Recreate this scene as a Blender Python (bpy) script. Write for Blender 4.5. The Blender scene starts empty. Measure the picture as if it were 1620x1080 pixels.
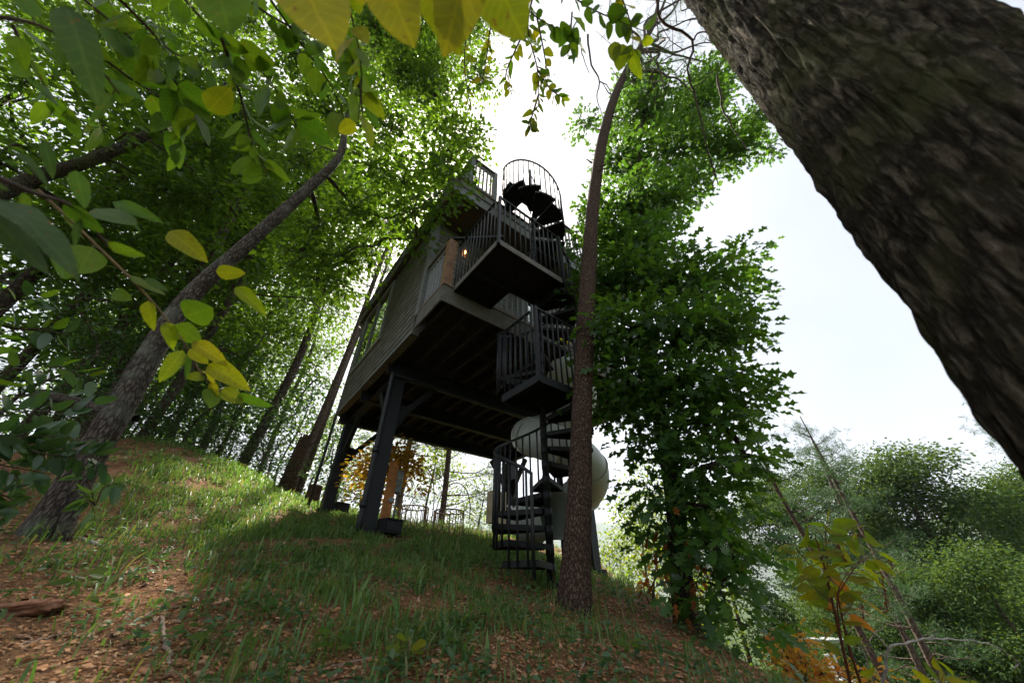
import bpy, math
import numpy as np
from mathutils import Vector, Matrix

# ------------------------------------------------------------------ camera, sky, sun, exposure
scene = bpy.context.scene
FPX = 555.0                                   # focal length in pixels of a 1620 px wide picture
PITCH = math.radians(35.45)
CP, SP = math.cos(PITCH), math.sin(PITCH)
cam_data = bpy.data.cameras.new('camera')
cam_data.sensor_width = 36.0
cam_data.lens = 36.0 * FPX / 1620.0
cam_data.clip_start = 0.02
cam_data.clip_end = 12000.0
cam_data.dof.use_dof = True
cam_data.dof.focus_distance = 6.0
cam_data.dof.aperture_fstop = 2.8
cam = bpy.data.objects.new('camera', cam_data)
scene.collection.objects.link(cam)
cam.rotation_euler = (math.pi / 2 + PITCH, 0, 0)
scene.camera = cam

SUN_DIR = np.array([-0.216, 0.585, 0.9026]); SUN_DIR /= np.linalg.norm(SUN_DIR)
world = bpy.data.worlds.new('World')
scene.world = world
world.use_nodes = True
wn = world.node_tree
bg = wn.nodes['Background']
sky = wn.nodes.new('ShaderNodeTexSky')
sky.sky_type = 'NISHITA'
sky.sun_disc = False
sky.sun_elevation = math.asin(SUN_DIR[2])
sky.sun_rotation = math.atan2(SUN_DIR[0], SUN_DIR[1])
sky.air_density = 1.0
sky.dust_density = 6.0
sky.ozone_density = 1.0
cmix = wn.nodes.new('ShaderNodeMix'); cmix.data_type = 'RGBA'      # a thin bright overcast veils the blue
cmix.inputs[0].default_value = 0.80
tc = wn.nodes.new('ShaderNodeTexCoord'); cn = wn.nodes.new('ShaderNodeTexNoise'); cn.inputs['Scale'].default_value = 2.2; cn.inputs['Detail'].default_value = 5
wn.links.new(tc.outputs['Generated'], cn.inputs['Vector'])
cr_ = wn.nodes.new('ShaderNodeValToRGB'); cr_.color_ramp.elements[0].position = .32; cr_.color_ramp.elements[1].position = .68
cr_.color_ramp.elements[0].color = (2.35, 2.50, 2.74, 1); cr_.color_ramp.elements[1].color = (2.95, 3.07, 3.26, 1)
wn.links.new(cn.outputs['Fac'], cr_.inputs['Fac']); wn.links.new(cr_.outputs['Color'], cmix.inputs[7])
wn.links.new(sky.outputs['Color'], cmix.inputs[6])
wn.links.new(cmix.outputs[2], bg.inputs['Color'])
bg.inputs['Strength'].default_value = 0.10

sun_data = bpy.data.lights.new('sun', 'SUN')
sun_data.energy = 5.0
sun_data.angle = math.radians(2.5)
sun_data.color = (1.0, 0.93, 0.80)
sun = bpy.data.objects.new('sun', sun_data)
scene.collection.objects.link(sun)
sun.location = (-8, 22, 34)
sun.rotation_euler = Vector(SUN_DIR).to_track_quat('Z', 'Y').to_euler()

scene.view_settings.view_transform = 'Standard'
scene.view_settings.look = 'None'
scene.view_settings.exposure = 1.70
scene.view_settings.gamma = 1.0
scene.view_settings.use_curve_mapping = False
scene.render.engine = 'CYCLES'
cy = scene.cycles
cy.max_bounces = 9; cy.diffuse_bounces = 5; cy.glossy_bounces = 2
cy.transmission_bounces = 4; cy.transparent_max_bounces = 6; cy.volume_bounces = 0
cy.use_denoising = True
cy.caustics_reflective = False; cy.caustics_refractive = False
cy.sample_clamp_indirect = 6.0

# ------------------------------------------------------------------ small maths
rng = np.random.default_rng(11)
UP = np.array([0, 0, 1.0])

def ray(u, v):                                # direction through a pixel of the 1620 x 1080 picture, 1 m along the view axis
    x = (u - 810) / FPX; y = (540 - v) / FPX
    return np.array([x, CP - y * SP, SP + y * CP])
def pt(u, v, d): return ray(u, v) * d         # d metres along the view axis
def at_y(u, v, Y): r = ray(u, v); return r * (Y / r[1])
def project(P):
    w = P[:, 1] * CP + P[:, 2] * SP; up = -P[:, 1] * SP + P[:, 2] * CP
    w = np.where(w < 0.05, 0.05, w)
    return 810 + FPX * P[:, 0] / w, 540 - FPX * up / w
def unit(a): a = np.asarray(a, float); return a / (np.linalg.norm(a, axis=-1, keepdims=True) + 1e-12)

def _hash(i, j, k, s):
    n = (i * 374761393 + j * 668265263 + k * 2147483647 + s * 974711) & 0xFFFFFFFF
    n = ((n ^ (n >> 13)) * 1274126177) & 0xFFFFFFFF
    n = (n ^ (n >> 16)) & 0xFFFF
    return n / 65535.0
def vnoise(P, s=0):
    P = np.asarray(P, float); F = np.floor(P).astype(np.int64); f = P - F; f = f * f * (3 - 2 * f)
    r = 0
    for a in (0, 1):
        for b in (0, 1):
            for c in (0, 1):
                w = (f[:, 0] if a else 1 - f[:, 0]) * (f[:, 1] if b else 1 - f[:, 1]) * (f[:, 2] if c else 1 - f[:, 2])
                r = r + w * _hash(F[:, 0] + a, F[:, 1] + b, F[:, 2] + c, s)
    return r * 2 - 1
def fbm(P, s=0, o=3):
    r = 0; a = 1.0; P = np.asarray(P, float)
    for i in range(o): r = r + a * vnoise(P * 2 ** i, s + i); a *= .5
    return r

# ------------------------------------------------------------------ terrain
CTRL = np.array([(0, 0, -.75), (.43, 4.6, .03), (-2.34, 6.14, .72), (-4.2, 8.72, 1.46), (-4.27, 3.6, .40), (1.91, 9.4, .35),
                 (.515, 3.9, -.16), (1.69, 4.4, -.27), (-8.4, 9, 3.0), (-7.9, 7, 2.45), (-6.8, 10.5, 2.4), (-5.2, 9.8, 1.86),
                 (-.95, 10, 1.16), (-2.7, 10.5, 1.45), (-6.3, 4.5, 1.1), (-1.2, 1.0, -.40), (1.6, 2.5, -.52), (-9, 12, 2.9), (-3, 2, -.05)])
def plane(x, y): return -.754 - .1377 * x + .1876 * y
def _k(x, y): return np.exp(-((x[:, None] - CTRL[None, :, 0]) ** 2 + (y[:, None] - CTRL[None, :, 1]) ** 2) / (2 * 2.2 ** 2))
_W = np.linalg.solve(_k(CTRL[:, 0], CTRL[:, 1]) + .03 * np.eye(len(CTRL)), CTRL[:, 2] - plane(CTRL[:, 0], CTRL[:, 1]))
def H(x, y):
    x = np.atleast_1d(np.asarray(x, float)); y = np.atleast_1d(np.asarray(y, float))
    xc = np.clip(x, -11, 6); yc = np.clip(y, -6, 11.5)
    z = plane(xc, yc) + _k(x, y) @ _W
    edge = 1.75 + .05 * np.clip(y - 4.5, -3, 20) + .12 * vnoise(np.stack([x * 0, y * .9, y * 0], 1), 5)
    t = np.maximum(0, x - edge)
    z = z - .75 * (np.sqrt(t * t + .04) - .2)
    t = np.maximum(0, y - 11.5)
    z = z - .38 * (np.sqrt(t * t + 1) - 1) * np.where(x < -7, .45, 1)
    t = np.maximum(0, -13 - x)
    z = z - .1 * t
    z = z + (-2.0 - z) * np.exp(-((x - 8.4) ** 2 + (y - 12.6) ** 2) / (2 * 2.0 ** 2))
    z = -9 + np.log1p(np.exp(np.clip((z + 9) * 1.2, -40, 40))) / 1.2 
    P = np.stack([x, y, x * 0], 1)
    near = np.exp(-np.hypot(x, y - 4) / 30)
    return z + near * (.035 * fbm(P * 1.1, 3) + .012 * fbm(P * 5, 8, 2))
def hz(x, y): return float(H(x, y)[0])
def gpt(u, v):                                # where the ray through a pixel meets the ground
    r = ray(u, v); t = np.linspace(.3, 16, 1200); P = r[None] * t[:, None]
    i = np.argmax(P[:, 2] < H(P[:, 0], P[:, 1]))
    return P[i] if i > 0 else P[-1]

# ------------------------------------------------------------------ mesh helpers
COL = scene.collection
def link(o, parent=None):
    COL.objects.link(o)
    if parent is not None: o.parent = parent
    return o
def arr_mesh(name, V, F, smooth=False):       # V (n,3), F (m,k) all polygons with k corners
    me = bpy.data.meshes.new(name); V = np.asarray(V, np.float32); F = np.asarray(F, np.int32)
    m, k = F.shape
    me.vertices.add(len(V)); me.vertices.foreach_set('co', V.ravel())
    me.loops.add(m * k); me.loops.foreach_set('vertex_index', F.ravel())
    me.polygons.add(m); me.polygons.foreach_set('loop_start', np.arange(0, m * k, k, dtype=np.int32))
    try: me.polygons.foreach_set('loop_total', np.full(m, k, np.int32))
    except Exception: pass
    if smooth: me.polygons.foreach_set('use_smooth', np.ones(m, bool))
    me.update(calc_edges=True)
    return me
class MB:                                     # collects solids into one mesh
    def __init__(s): s.v = []; s.f = []; s.sm = []
    def add(s, V, F, smooth=False):
        n = len(s.v); s.v += [tuple(p) for p in V]; s.f += [tuple(i + n for i in f) for f in F]; s.sm += [smooth] * len(F); return s
    def box(s, a, b):
        x0, y0, z0 = a; x1, y1, z1 = b
        V = [(x0, y0, z0), (x1, y0, z0), (x1, y1, z0), (x0, y1, z0), (x0, y0, z1), (x1, y0, z1), (x1, y1, z1), (x0, y1, z1)]
        return s.add(V, [(3, 2, 1, 0), (4, 5, 6, 7), (0, 1, 5, 4), (1, 2, 6, 5), (2, 3, 7, 6), (3, 0, 4, 7)])
    def bar(s, p, q, w, h, up=(0, 0, 1)):     # a square bar from p to q
        p = np.array(p, float); q = np.array(q, float); d = unit(q - p); a = np.cross(d, up)
        if np.linalg.norm(a) < 1e-3: a = np.cross(d, (1, 0, 0))
        a = unit(a); b = np.cross(a, d)
        V = [o + i * a * w / 2 + j * b * h / 2 for o in (p, q) for i, j in ((-1, -1), (1, -1), (1, 1), (-1, 1))]
        return s.add(V, [(0, 1, 2, 3), (7, 6, 5, 4), (0, 4, 5, 1), (1, 5, 6, 2), (2, 6, 7, 3), (3, 7, 4, 0)])
    def tube(s, path, rad, n=6, cap=True):
        V, F = tube_arr(path, rad, n); s.add(V, F, True)
        if cap:
            o = len(s.v) - len(V); s.f.append(tuple(o + i for i in reversed(range(n)))); s.f.append(tuple(len(s.v) - n + i for i in range(n))); s.sm += [False, False]
        return s
    def prism(s, poly, z0, z1):
        n = len(poly); V = [(x, y, z0) for x, y in poly] + [(x, y, z1) for x, y in poly]
        F = [tuple(reversed(range(n))), tuple(range(n, 2 * n))] + [(i, (i + 1) % n, n + (i + 1) % n, n + i) for i in range(n)]
        return s.add(V, F)
    def mesh(s, name):
        me = bpy.data.meshes.new(name); me.from_pydata(s.v, [], s.f)
        me.polygons.foreach_set('use_smooth', np.array(s.sm, bool)); me.update(); return me
    def build(s, name, mat, parent=None):
        me = s.mesh(name); me.materials.append(mat); return link(bpy.data.objects.new(name, me), parent)
def tube_arr(path, rad, n=6):
    P = np.asarray(path, float); m = len(P); rad = np.broadcast_to(np.asarray(rad, float), (m,))
    T = unit(np.gradient(P, axis=0)); a = np.cross(T[0], (0.31, 0.2, 1)); 
    if np.linalg.norm(a) < 1e-3: a = np.cross(T[0], (1, 0, 0))
    a = unit(a); V = []
    th = np.arange(n) * 2 * np.pi / n
    for i in range(m):
        a = unit(a - T[i] * (a @ T[i])); b = np.cross(T[i], a)
        V.append(P[i] + rad[i] * (np.cos(th)[:, None] * a + np.sin(th)[:, None] * b))
    V = np.concatenate(V)
    i = np.arange(m - 1)[:, None] * n; j = np.arange(n)[None]; k = (j + 1) % n
    F = np.stack([i + j, i + k, i + n + k, i + n + j], -1).reshape(-1, 4)
    return V, F
def spline(P, k=8):                           # Catmull-Rom through the points
    P = np.asarray(P, float); Q = np.vstack([2 * P[0] - P[1], P, 2 * P[-1] - P[-2]]); out = []
    for i in range(1, len(Q) - 2):
        t = np.linspace(0, 1, k, endpoint=False)[:, None]; a, b, c, d = Q[i - 1], Q[i], Q[i + 1], Q[i + 2]
        out.append(.5 * (2 * b + (c - a) * t + (2 * a - 5 * b + 4 * c - d) * t * t + (3 * b - a - 3 * c + d) * t ** 3))
    return np.vstack(out + [P[-1:]])
def joined(name, parts, mat, parent=None, smooth=True):   # list of (V, F quads) -> one object
    V = []; F = []; n = 0
    for v, f in parts: V.append(v); F.append(np.asarray(f) + n); n += len(v)
    me = arr_mesh(name, np.concatenate(V), np.concatenate(F), smooth); me.materials.append(mat)
    return link(bpy.data.objects.new(name, me), parent)
def tag(o, label=None, cat=None, group=None, kind=None):
    if label: o['label'] = label
    if cat: o['category'] = cat
    if group: o['group'] = group
    if kind: o['kind'] = kind
    return o
def thing(name, label, cat, loc=(0, 0, 0), rz=0.0, group=None):
    o = bpy.data.objects.new(name, None); o.empty_display_size = .2; o.location = loc; o.rotation_euler = (0, 0, rz)
    return tag(link(o), label, cat, group)
def inst(name, mesh, parent, M=None):
    o = bpy.data.objects.new(name, mesh); link(o, parent)
    if M is not None: o.matrix_local = M
    return o
def copy_tree(root):
    c = root.copy(); COL.objects.link(c)
    for ch in list(root.children):
        d = ch.copy(); COL.objects.link(d); d.parent = c
        for g in list(ch.children):
            e = g.copy(); COL.objects.link(e); e.parent = d
    return c

# ------------------------------------------------------------------ materials
def mat_new(name):
    m = bpy.data.materials.new(name); m.use_nodes = True; nt = m.node_tree
    return m, nt, nt.nodes['Principled BSDF']
def node(nt, typ, **kw):
    n = nt.nodes.new(typ)
    for k, v in kw.items():
        if k in n.inputs.keys() if isinstance(k, str) and hasattr(n, 'inputs') else False: n.inputs[k].default_value = v
        else: setattr(n, k, v)
    return n
def ramp(nt, stops, interp='LINEAR'):
    r = nt.nodes.new('ShaderNodeValToRGB'); e = r.color_ramp.elements; r.color_ramp.interpolation = interp
    while len(e) < len(stops): e.new(.5)
    for i, (p, c) in enumerate(stops): e[i].position = p; e[i].color = (*c, 1)
    return r
def coords(nt, scale=(1, 1, 1), src='Object'):
    t = nt.nodes.new('ShaderNodeTexCoord'); mp = nt.nodes.new('ShaderNodeMapping'); mp.inputs['Scale'].default_value = scale
    nt.links.new(t.outputs[src], mp.inputs['Vector']); return mp.outputs['Vector']
def bump(nt, h, strength, dist, bsdf):
    b = nt.nodes.new('ShaderNodeBump'); b.inputs['Strength'].default_value = strength; b.inputs['Distance'].default_value = dist
    nt.links.new(h, b.inputs['Height']); nt.links.new(b.outputs['Normal'], bsdf.inputs['Normal'])
def m_simple(name, c, rough=.5, var=.12, scale=6.0, metallic=0.0, spec=.4, bmp=0.0):
    m, nt, b = mat_new(name)
    n = node(nt, 'ShaderNodeTexNoise'); n.inputs['Scale'].default_value = scale; n.inputs['Detail'].default_value = 5
    nt.links.new(coords(nt), n.inputs['Vector'])
    c = np.array(c); r = ramp(nt, [(.3, c * (1 - var * 1.6)), (.7, np.minimum(c * (1 + var * 1.6), 1))])
    nt.links.new(n.outputs['Fac'], r.inputs['Fac']); nt.links.new(r.outputs['Color'], b.inputs['Base Color'])
    b.inputs['Roughness'].default_value = rough; b.inputs['Metallic'].default_value = metallic; b.inputs['Specular IOR Level'].default_value = spec
    if bmp: bump(nt, n.outputs['Fac'], bmp, .01, b)
    return m
def m_bark(name, c0, c1, c2, scale=(14, 14, 3), strength=.9, dist=.03, moss=None):
    m, nt, b = mat_new(name)
    v = coords(nt, scale)
    w = node(nt, 'ShaderNodeTexNoise'); w.inputs['Scale'].default_value = 1.2; w.inputs['Detail'].default_value = 6; w.inputs['Roughness'].default_value = .65
    nt.links.new(v, w.inputs['Vector'])
    vo = node(nt, 'ShaderNodeTexVoronoi'); vo.feature = 'DISTANCE_TO_EDGE'; vo.inputs['Scale'].default_value = 1.0
    mixv = nt.nodes.new('ShaderNodeVectorMath'); mixv.operation = 'ADD'
    nt.links.new(v, mixv.inputs[0]); nt.links.new(w.outputs['Color'], mixv.inputs[1]); nt.links.new(mixv.outputs[0], vo.inputs['Vector'])
    mr = nt.nodes.new('ShaderNodeMapRange'); mr.inputs['From Min'].default_value = .02; mr.inputs['From Max'].default_value = .20; nt.links.new(vo.outputs['Distance'], mr.inputs['Value'])
    w2 = node(nt, 'ShaderNodeTexNoise'); w2.inputs['Scale'].default_value = 2.6; w2.inputs['Detail'].default_value = 8; w2.inputs['Roughness'].default_value = .7; nt.links.new(v, w2.inputs['Vector'])
    r0 = ramp(nt, [(.30, c0), (.50, c1), (.74, c2)]); nt.links.new(w2.outputs['Fac'], r0.inputs['Fac'])
    mul = nt.nodes.new('ShaderNodeMath'); mul.operation = 'MULTIPLY_ADD'; mul.inputs[1].default_value = .75; nt.links.new(mr.outputs[0], mul.inputs[0]); nt.links.new(w2.outputs['Fac'], mul.inputs[2])
    r = nt.nodes.new('ShaderNodeMix'); r.data_type = 'RGBA'; r.inputs[6].default_value = (*(np.array(c0) * .9 + np.array(c1) * .1), 1); nt.links.new(mr.outputs[0], r.inputs[0]); nt.links.new(r0.outputs['Color'], r.inputs[7])
    out = r.outputs[2]
    big = node(nt, 'ShaderNodeTexNoise'); big.inputs['Scale'].default_value = 3.0; big.inputs['Detail'].default_value = 4
    nt.links.new(coords(nt), big.inputs['Vector'])
    if moss:
        mm = nt.nodes.new('ShaderNodeMix'); mm.data_type = 'RGBA'; mm.inputs[7].default_value = (*moss, 1)
        rr = ramp(nt, [(.5, (0, 0, 0)), (.68, (.8, .8, .8))]); nt.links.new(big.outputs['Fac'], rr.inputs['Fac'])
        nt.links.new(rr.outputs['Color'], mm.inputs[0]); nt.links.new(out, mm.inputs[6]); out = mm.outputs[2]
    oi = nt.nodes.new('ShaderNodeObjectInfo'); hs = nt.nodes.new('ShaderNodeHueSaturation')
    mr2 = nt.nodes.new('ShaderNodeMapRange'); mr2.inputs['To Min'].default_value = .75; mr2.inputs['To Max'].default_value = 1.25
    nt.links.new(oi.outputs['Random'], mr2.inputs['Value']); nt.links.new(mr2.outputs[0], hs.inputs['Value']); nt.links.new(out, hs.inputs['Color'])
    nt.links.new(hs.outputs['Color'], b.inputs['Base Color'])
    b.inputs['Roughness'].default_value = .9; b.inputs['Specular IOR Level'].default_value = .15
    bump(nt, mul.outputs[0], strength, dist, b)
    return m
def m_leaf(name, cols, trans, fac=.45, rough=.45, spec=.35, veins=False):
    """cols: ramp of reflectance picked per leaf, trans: tint of the light coming through"""
    m, nt, b = mat_new(name); out = nt.nodes['Material Output']
    geo = nt.nodes.new('ShaderNodeNewGeometry'); oi = nt.nodes.new('ShaderNodeObjectInfo')
    ad = nt.nodes.new('ShaderNodeMath'); ad.operation = 'ADD'; nt.links.new(geo.outputs['Random Per Island'], ad.inputs[0]); nt.links.new(oi.outputs['Random'], ad.inputs[1])
    fr = nt.nodes.new('ShaderNodeMath'); fr.operation = 'FRACT'; nt.links.new(ad.outputs[0], fr.inputs[0])
    k = len(cols); r = ramp(nt, [(i / max(1, k - 1), c) for i, c in enumerate(cols)]); nt.links.new(fr.outputs[0], r.inputs['Fac'])
    col = r.outputs['Color']
    if veins:
        n = node(nt, 'ShaderNodeTexNoise'); n.inputs['Scale'].default_value = 3.5; n.inputs['Detail'].default_value = 4; nt.links.new(coords(nt, (1, 1, 1)), n.inputs['Vector'])
        mx = nt.nodes.new('ShaderNodeMix'); mx.data_type = 'RGBA'; mx.blend_type = 'MULTIPLY'; mx.inputs[0].default_value = .5
        rr = ramp(nt, [(.25, (.55, .6, .4)), (.5, (1, 1, 1)), (.72, (1.25, 1.05, .8))]); nt.links.new(n.outputs['Fac'], rr.inputs['Fac'])
        nt.links.new(col, mx.inputs[6]); nt.links.new(rr.outputs['Color'], mx.inputs[7]); col = mx.outputs[2]
        bump(nt, n.outputs['Fac'], .2, .02, b)
        sx = nt.nodes.new('ShaderNodeSeparateXYZ'); nt.links.new(coords(nt), sx.inputs[0])
        def mth(op, a_, b_=None):
            q = nt.nodes.new('ShaderNodeMath'); q.operation = op
            for i_, t_ in enumerate((a_, b_)):
                if t_ is None: continue
                if isinstance(t_, (int, float)): q.inputs[i_].default_value = t_
                else: nt.links.new(t_, q.inputs[i_])
            return q.outputs[0]
        ay = mth('ABSOLUTE', sx.outputs['Y'])
        sv = mth('ABSOLUTE', mth('SINE', mth('MULTIPLY', mth('SUBTRACT', sx.outputs['X'], mth('MULTIPLY', ay, .8)), 26.0)))
        vein = mth('MINIMUM', mth('MULTIPLY', sv, 3.2), mth('MULTIPLY', ay, 38.0))
        vr = ramp(nt, [(0, (1.35, 1.25, 1.1)), (.55, (1.02, 1.02, 1)), (1, (.92, .94, .9))]); nt.links.new(vein, vr.inputs['Fac'])
        sp_ = node(nt, 'ShaderNodeTexNoise'); sp_.inputs['Scale'].default_value = 11; sp_.inputs['Detail'].default_value = 3
        of = nt.nodes.new('ShaderNodeVectorMath'); of.operation = 'ADD'; nt.links.new(coords(nt), of.inputs[0]); nt.links.new(oi.outputs['Random'], of.inputs[1]); nt.links.new(of.outputs[0], sp_.inputs['Vector'])
        sr = ramp(nt, [(.66, (0, 0, 0)), (.71, (1, 1, 1))]); nt.links.new(sp_.outputs['Fac'], sr.inputs['Fac'])
        sm = nt.nodes.new('ShaderNodeMix'); sm.data_type = 'RGBA'; sm.inputs[7].default_value = (.16, .085, .03, 1); nt.links.new(sr.outputs['Color'], sm.inputs[0]); nt.links.new(col, sm.inputs[6]); col = sm.outputs[2]
        mv = nt.nodes.new('ShaderNodeMix'); mv.data_type = 'RGBA'; mv.blend_type = 'MULTIPLY'; mv.inputs[0].default_value = 1.0
        nt.links.new(col, mv.inputs[6]); nt.links.new(vr.outputs['Color'], mv.inputs[7]); col = mv.outputs[2]
    nt.links.new(col, b.inputs['Base Color']); b.inputs['Roughness'].default_value = rough; b.inputs['Specular IOR Level'].default_value = spec
    tr = nt.nodes.new('ShaderNodeBsdfTranslucent')
    mt = nt.nodes.new('ShaderNodeMix'); mt.data_type = 'RGBA'; mt.blend_type = 'MULTIPLY'; mt.inputs[0].default_value = 1; mt.inputs[7].default_value = (*trans, 1)
    nt.links.new(col, mt.inputs[6]); nt.links.new(mt.outputs[2], tr.inputs['Color'])
    ms = nt.nodes.new('ShaderNodeMixShader'); ms.inputs[0].default_value = fac
    nt.links.new(b.outputs[0], ms.inputs[1]); nt.links.new(tr.outputs[0], ms.inputs[2]); nt.links.new(ms.outputs[0], out.inputs['Surface'])
    return m

M = {}
M['steel'] = m_simple('black_steel', (.011, .013, .014), .45, .2, 9, spec=.3, bmp=.05)
M['steel_dark'] = m_simple('black_steel_matt', (.009, .010, .010), .6, .2, 9, spec=.25)
M['rail_grey'] = m_simple('grey_rail_paint', (.22, .235, .235), .5, .1, 14)
M['trim'] = m_simple('grey_trim_board', (.14, .148, .143), .6, .1, 10, bmp=.1)
M['fascia'] = m_simple('weathered_fascia', (.105, .10, .086), .7, .16, 8, bmp=.15)
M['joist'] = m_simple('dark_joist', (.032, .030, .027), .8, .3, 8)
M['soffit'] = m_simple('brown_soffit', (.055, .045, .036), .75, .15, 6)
M['wood'] = m_simple('tan_post_wood', (.19, .105, .05), .65, .25, 12, bmp=.2)
M['orange_wood'] = m_simple('orange_post_wood', (.33, .125, .025), .65, .25, 10, bmp=.2)
M['slide'] = m_simple('pale_slide_plastic', (.33, .36, .32), .4, .07, 4, spec=.4)
M['box_grey'] = m_simple('grey_green_metal', (.13, .16, .15), .5, .1, 8)
M['beige'] = m_simple('beige_metal', (.42, .34, .22), .5, .1, 8)
M['white'] = m_simple('white_paint', (.72, .73, .72), .5, .05, 8)
M['rust'] = m_simple('rusty_wire', (.23, .15, .105), .8, .25, 20)
M['yellow'] = m_simple('yellow_safety_tape', (.75, .55, .03), .5, .05, 8)
M['plank'] = m_simple('deck_plank', (.16, .115, .075), .75, .25, 12)
M['dead_wood'] = m_simple('bleached_dead_wood', (.27, .245, .215), .8, .25, 20, bmp=.2)
M['brown_wood'] = m_simple('brown_stick_wood', (.27, .19, .14), .85, .3, 30, bmp=.3)
M['twig'] = m_simple('brown_twig', (.065, .043, .028), .8, .3, 30)
M['twig_green'] = m_simple('green_twig', (.16, .10, .035), .7, .3, 30)
M['redstem'] = m_simple('red_brown_stem', (.12, .035, .02), .6, .3, 30)
M['cut_wood'] = m_simple('cut_wood', (.30, .20, .11), .85, .2, 18)
M['bark_grey'] = m_bark('grey_furrowed_bark', (.04, .03, .023), (.15, .122, .10), (.32, .285, .245), (30, 30, 9), 1.0, .025, moss=(.20, .21, .165))
M['bark_pine'] = m_bark('scaly_pine_bark', (.03, .02, .014), (.115, .07, .05), (.25, .19, .15), (42, 42, 20), 1.0, .02)
M['bark_dark'] = m_bark('dark_mossy_bark', (.022, .018, .012), (.11, .09, .06), (.30, .26, .20), (34, 34, 9), 1.0, .035, moss=(.10, .11, .035))
M['bark_forest'] = m_bark('forest_bark', (.045, .033, .026), (.135, .10, .08), (.25, .205, .17), (20, 20, 6), .8, .03)
M['bark_oak'] = m_bark('oak_bark', (.02, .014, .01), (.06, .045, .035), (.11, .09, .075), (24, 24, 7), .9, .02)
M['leaf_canopy'] = m_leaf('canopy_leaf', [(.034, .075, .014), (.046, .098, .016), (.064, .12, .018), (.042, .086, .015)], (3.0, 2.7, .7), .5)
M['leaf_far'] = m_leaf('far_leaf', [(.030, .066, .024), (.042, .086, .028), (.066, .108, .032), (.036, .072, .026)], (2.2, 1.9, .6), .34, .75, .06)
M['leaf_lime'] = m_leaf('lime_leaf', [(.06, .12, .018), (.09, .15, .02), (.12, .15, .02), (.05, .10, .015)], (2.4, 2.1, .7), .5)  # lighter yellow-green leaf colours, for the pale trees beyond the house
M['leaf_oak'] = m_leaf('oak_leaf', [(.032, .085, .022), (.044, .105, .024), (.06, .125, .026), (.038, .09, .022)], (2.7, 2.5, .7), .45, .4, .4)
M['leaf_near'] = m_leaf('near_leaf', [(.050, .115, .018), (.062, .13, .02), (.09, .15, .02), (.05, .11, .018)], (2.6, 2.5, .6), .55, .45, .3, True)
M['leaf_weed'] = m_leaf('weed_leaf', [(.10, .17, .025), (.14, .19, .028), (.20, .19, .03), (.12, .18, .025)], (2.2, 2.1, .6), .5, .45, .3, True)
M['leaf_near_yellow'] = m_leaf('near_yellow_leaf', [(.15, .21, .02), (.19, .22, .02), (.25, .23, .02), (.12, .20, .02)], (2.3, 2.25, .5), .6, .45, .25, True)
M['leaf_pale'] = m_leaf('pale_leaf', [(.05, .095, .035), (.065, .115, .045), (.045, .09, .028)], (2.1, 2.2, .8), .5, .55, .2, True)
M['leaf_under'] = m_leaf('understory_leaf', [(.025, .065, .022), (.04, .09, .03), (.06, .12, .03)], (1.9, 2.0, .8), .38, .3, .6)
M['leaf_orange'] = m_leaf('orange_leaf', [(.45, .15, .02), (.52, .23, .025), (.45, .29, .04), (.32, .24, .04)], (1.6, 1.5, .8), .45)
M['leaf_gold'] = m_leaf('golden_leaf', [(.45, .28, .025), (.55, .38, .035), (.40, .20, .02), (.26, .24, .035)], (1.6, 1.4, .7), .45)
M['leaf_rust'] = m_leaf('rusty_dead_leaf', [(.22, .075, .015), (.30, .10, .02), (.16, .06, .02)], (1.5, 1.3, .8), .4)
M['needle'] = m_leaf('pine_needle', [(.03, .066, .028), (.045, .088, .036), (.035, .07, .028)], (1.5, 1.6, 1.0), .35, .55, .25)
M['grass'] = m_leaf('grass_blade', [(.072, .15, .048), (.095, .185, .055), (.135, .215, .06), (.08, .165, .052), (.22, .20, .085)], (1.9, 1.9, .8), .4, .5, .3)
M['herb'] = m_leaf('small_herb', [(.05, .11, .05), (.07, .13, .06), (.09, .14, .05)], (1.6, 1.8, .8), .35, .45, .35)
M['chip'] = m_leaf('stone_chip', [(.23, .105, .05), (.36, .17, .078), (.48, .29, .165), (.17, .085, .042), (.40, .27, .18), (.38, .17, .065)], (.5, .5, .5), 0.0, .85, .2)
M['litter'] = m_leaf('leaf_litter', [(.19, .088, .038), (.34, .16, .068), (.48, .27, .13), (.12, .06, .03), (.40, .26, .15), (.42, .18, .06)], (.9, .8, .7), .12, .85, .2)

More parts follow.
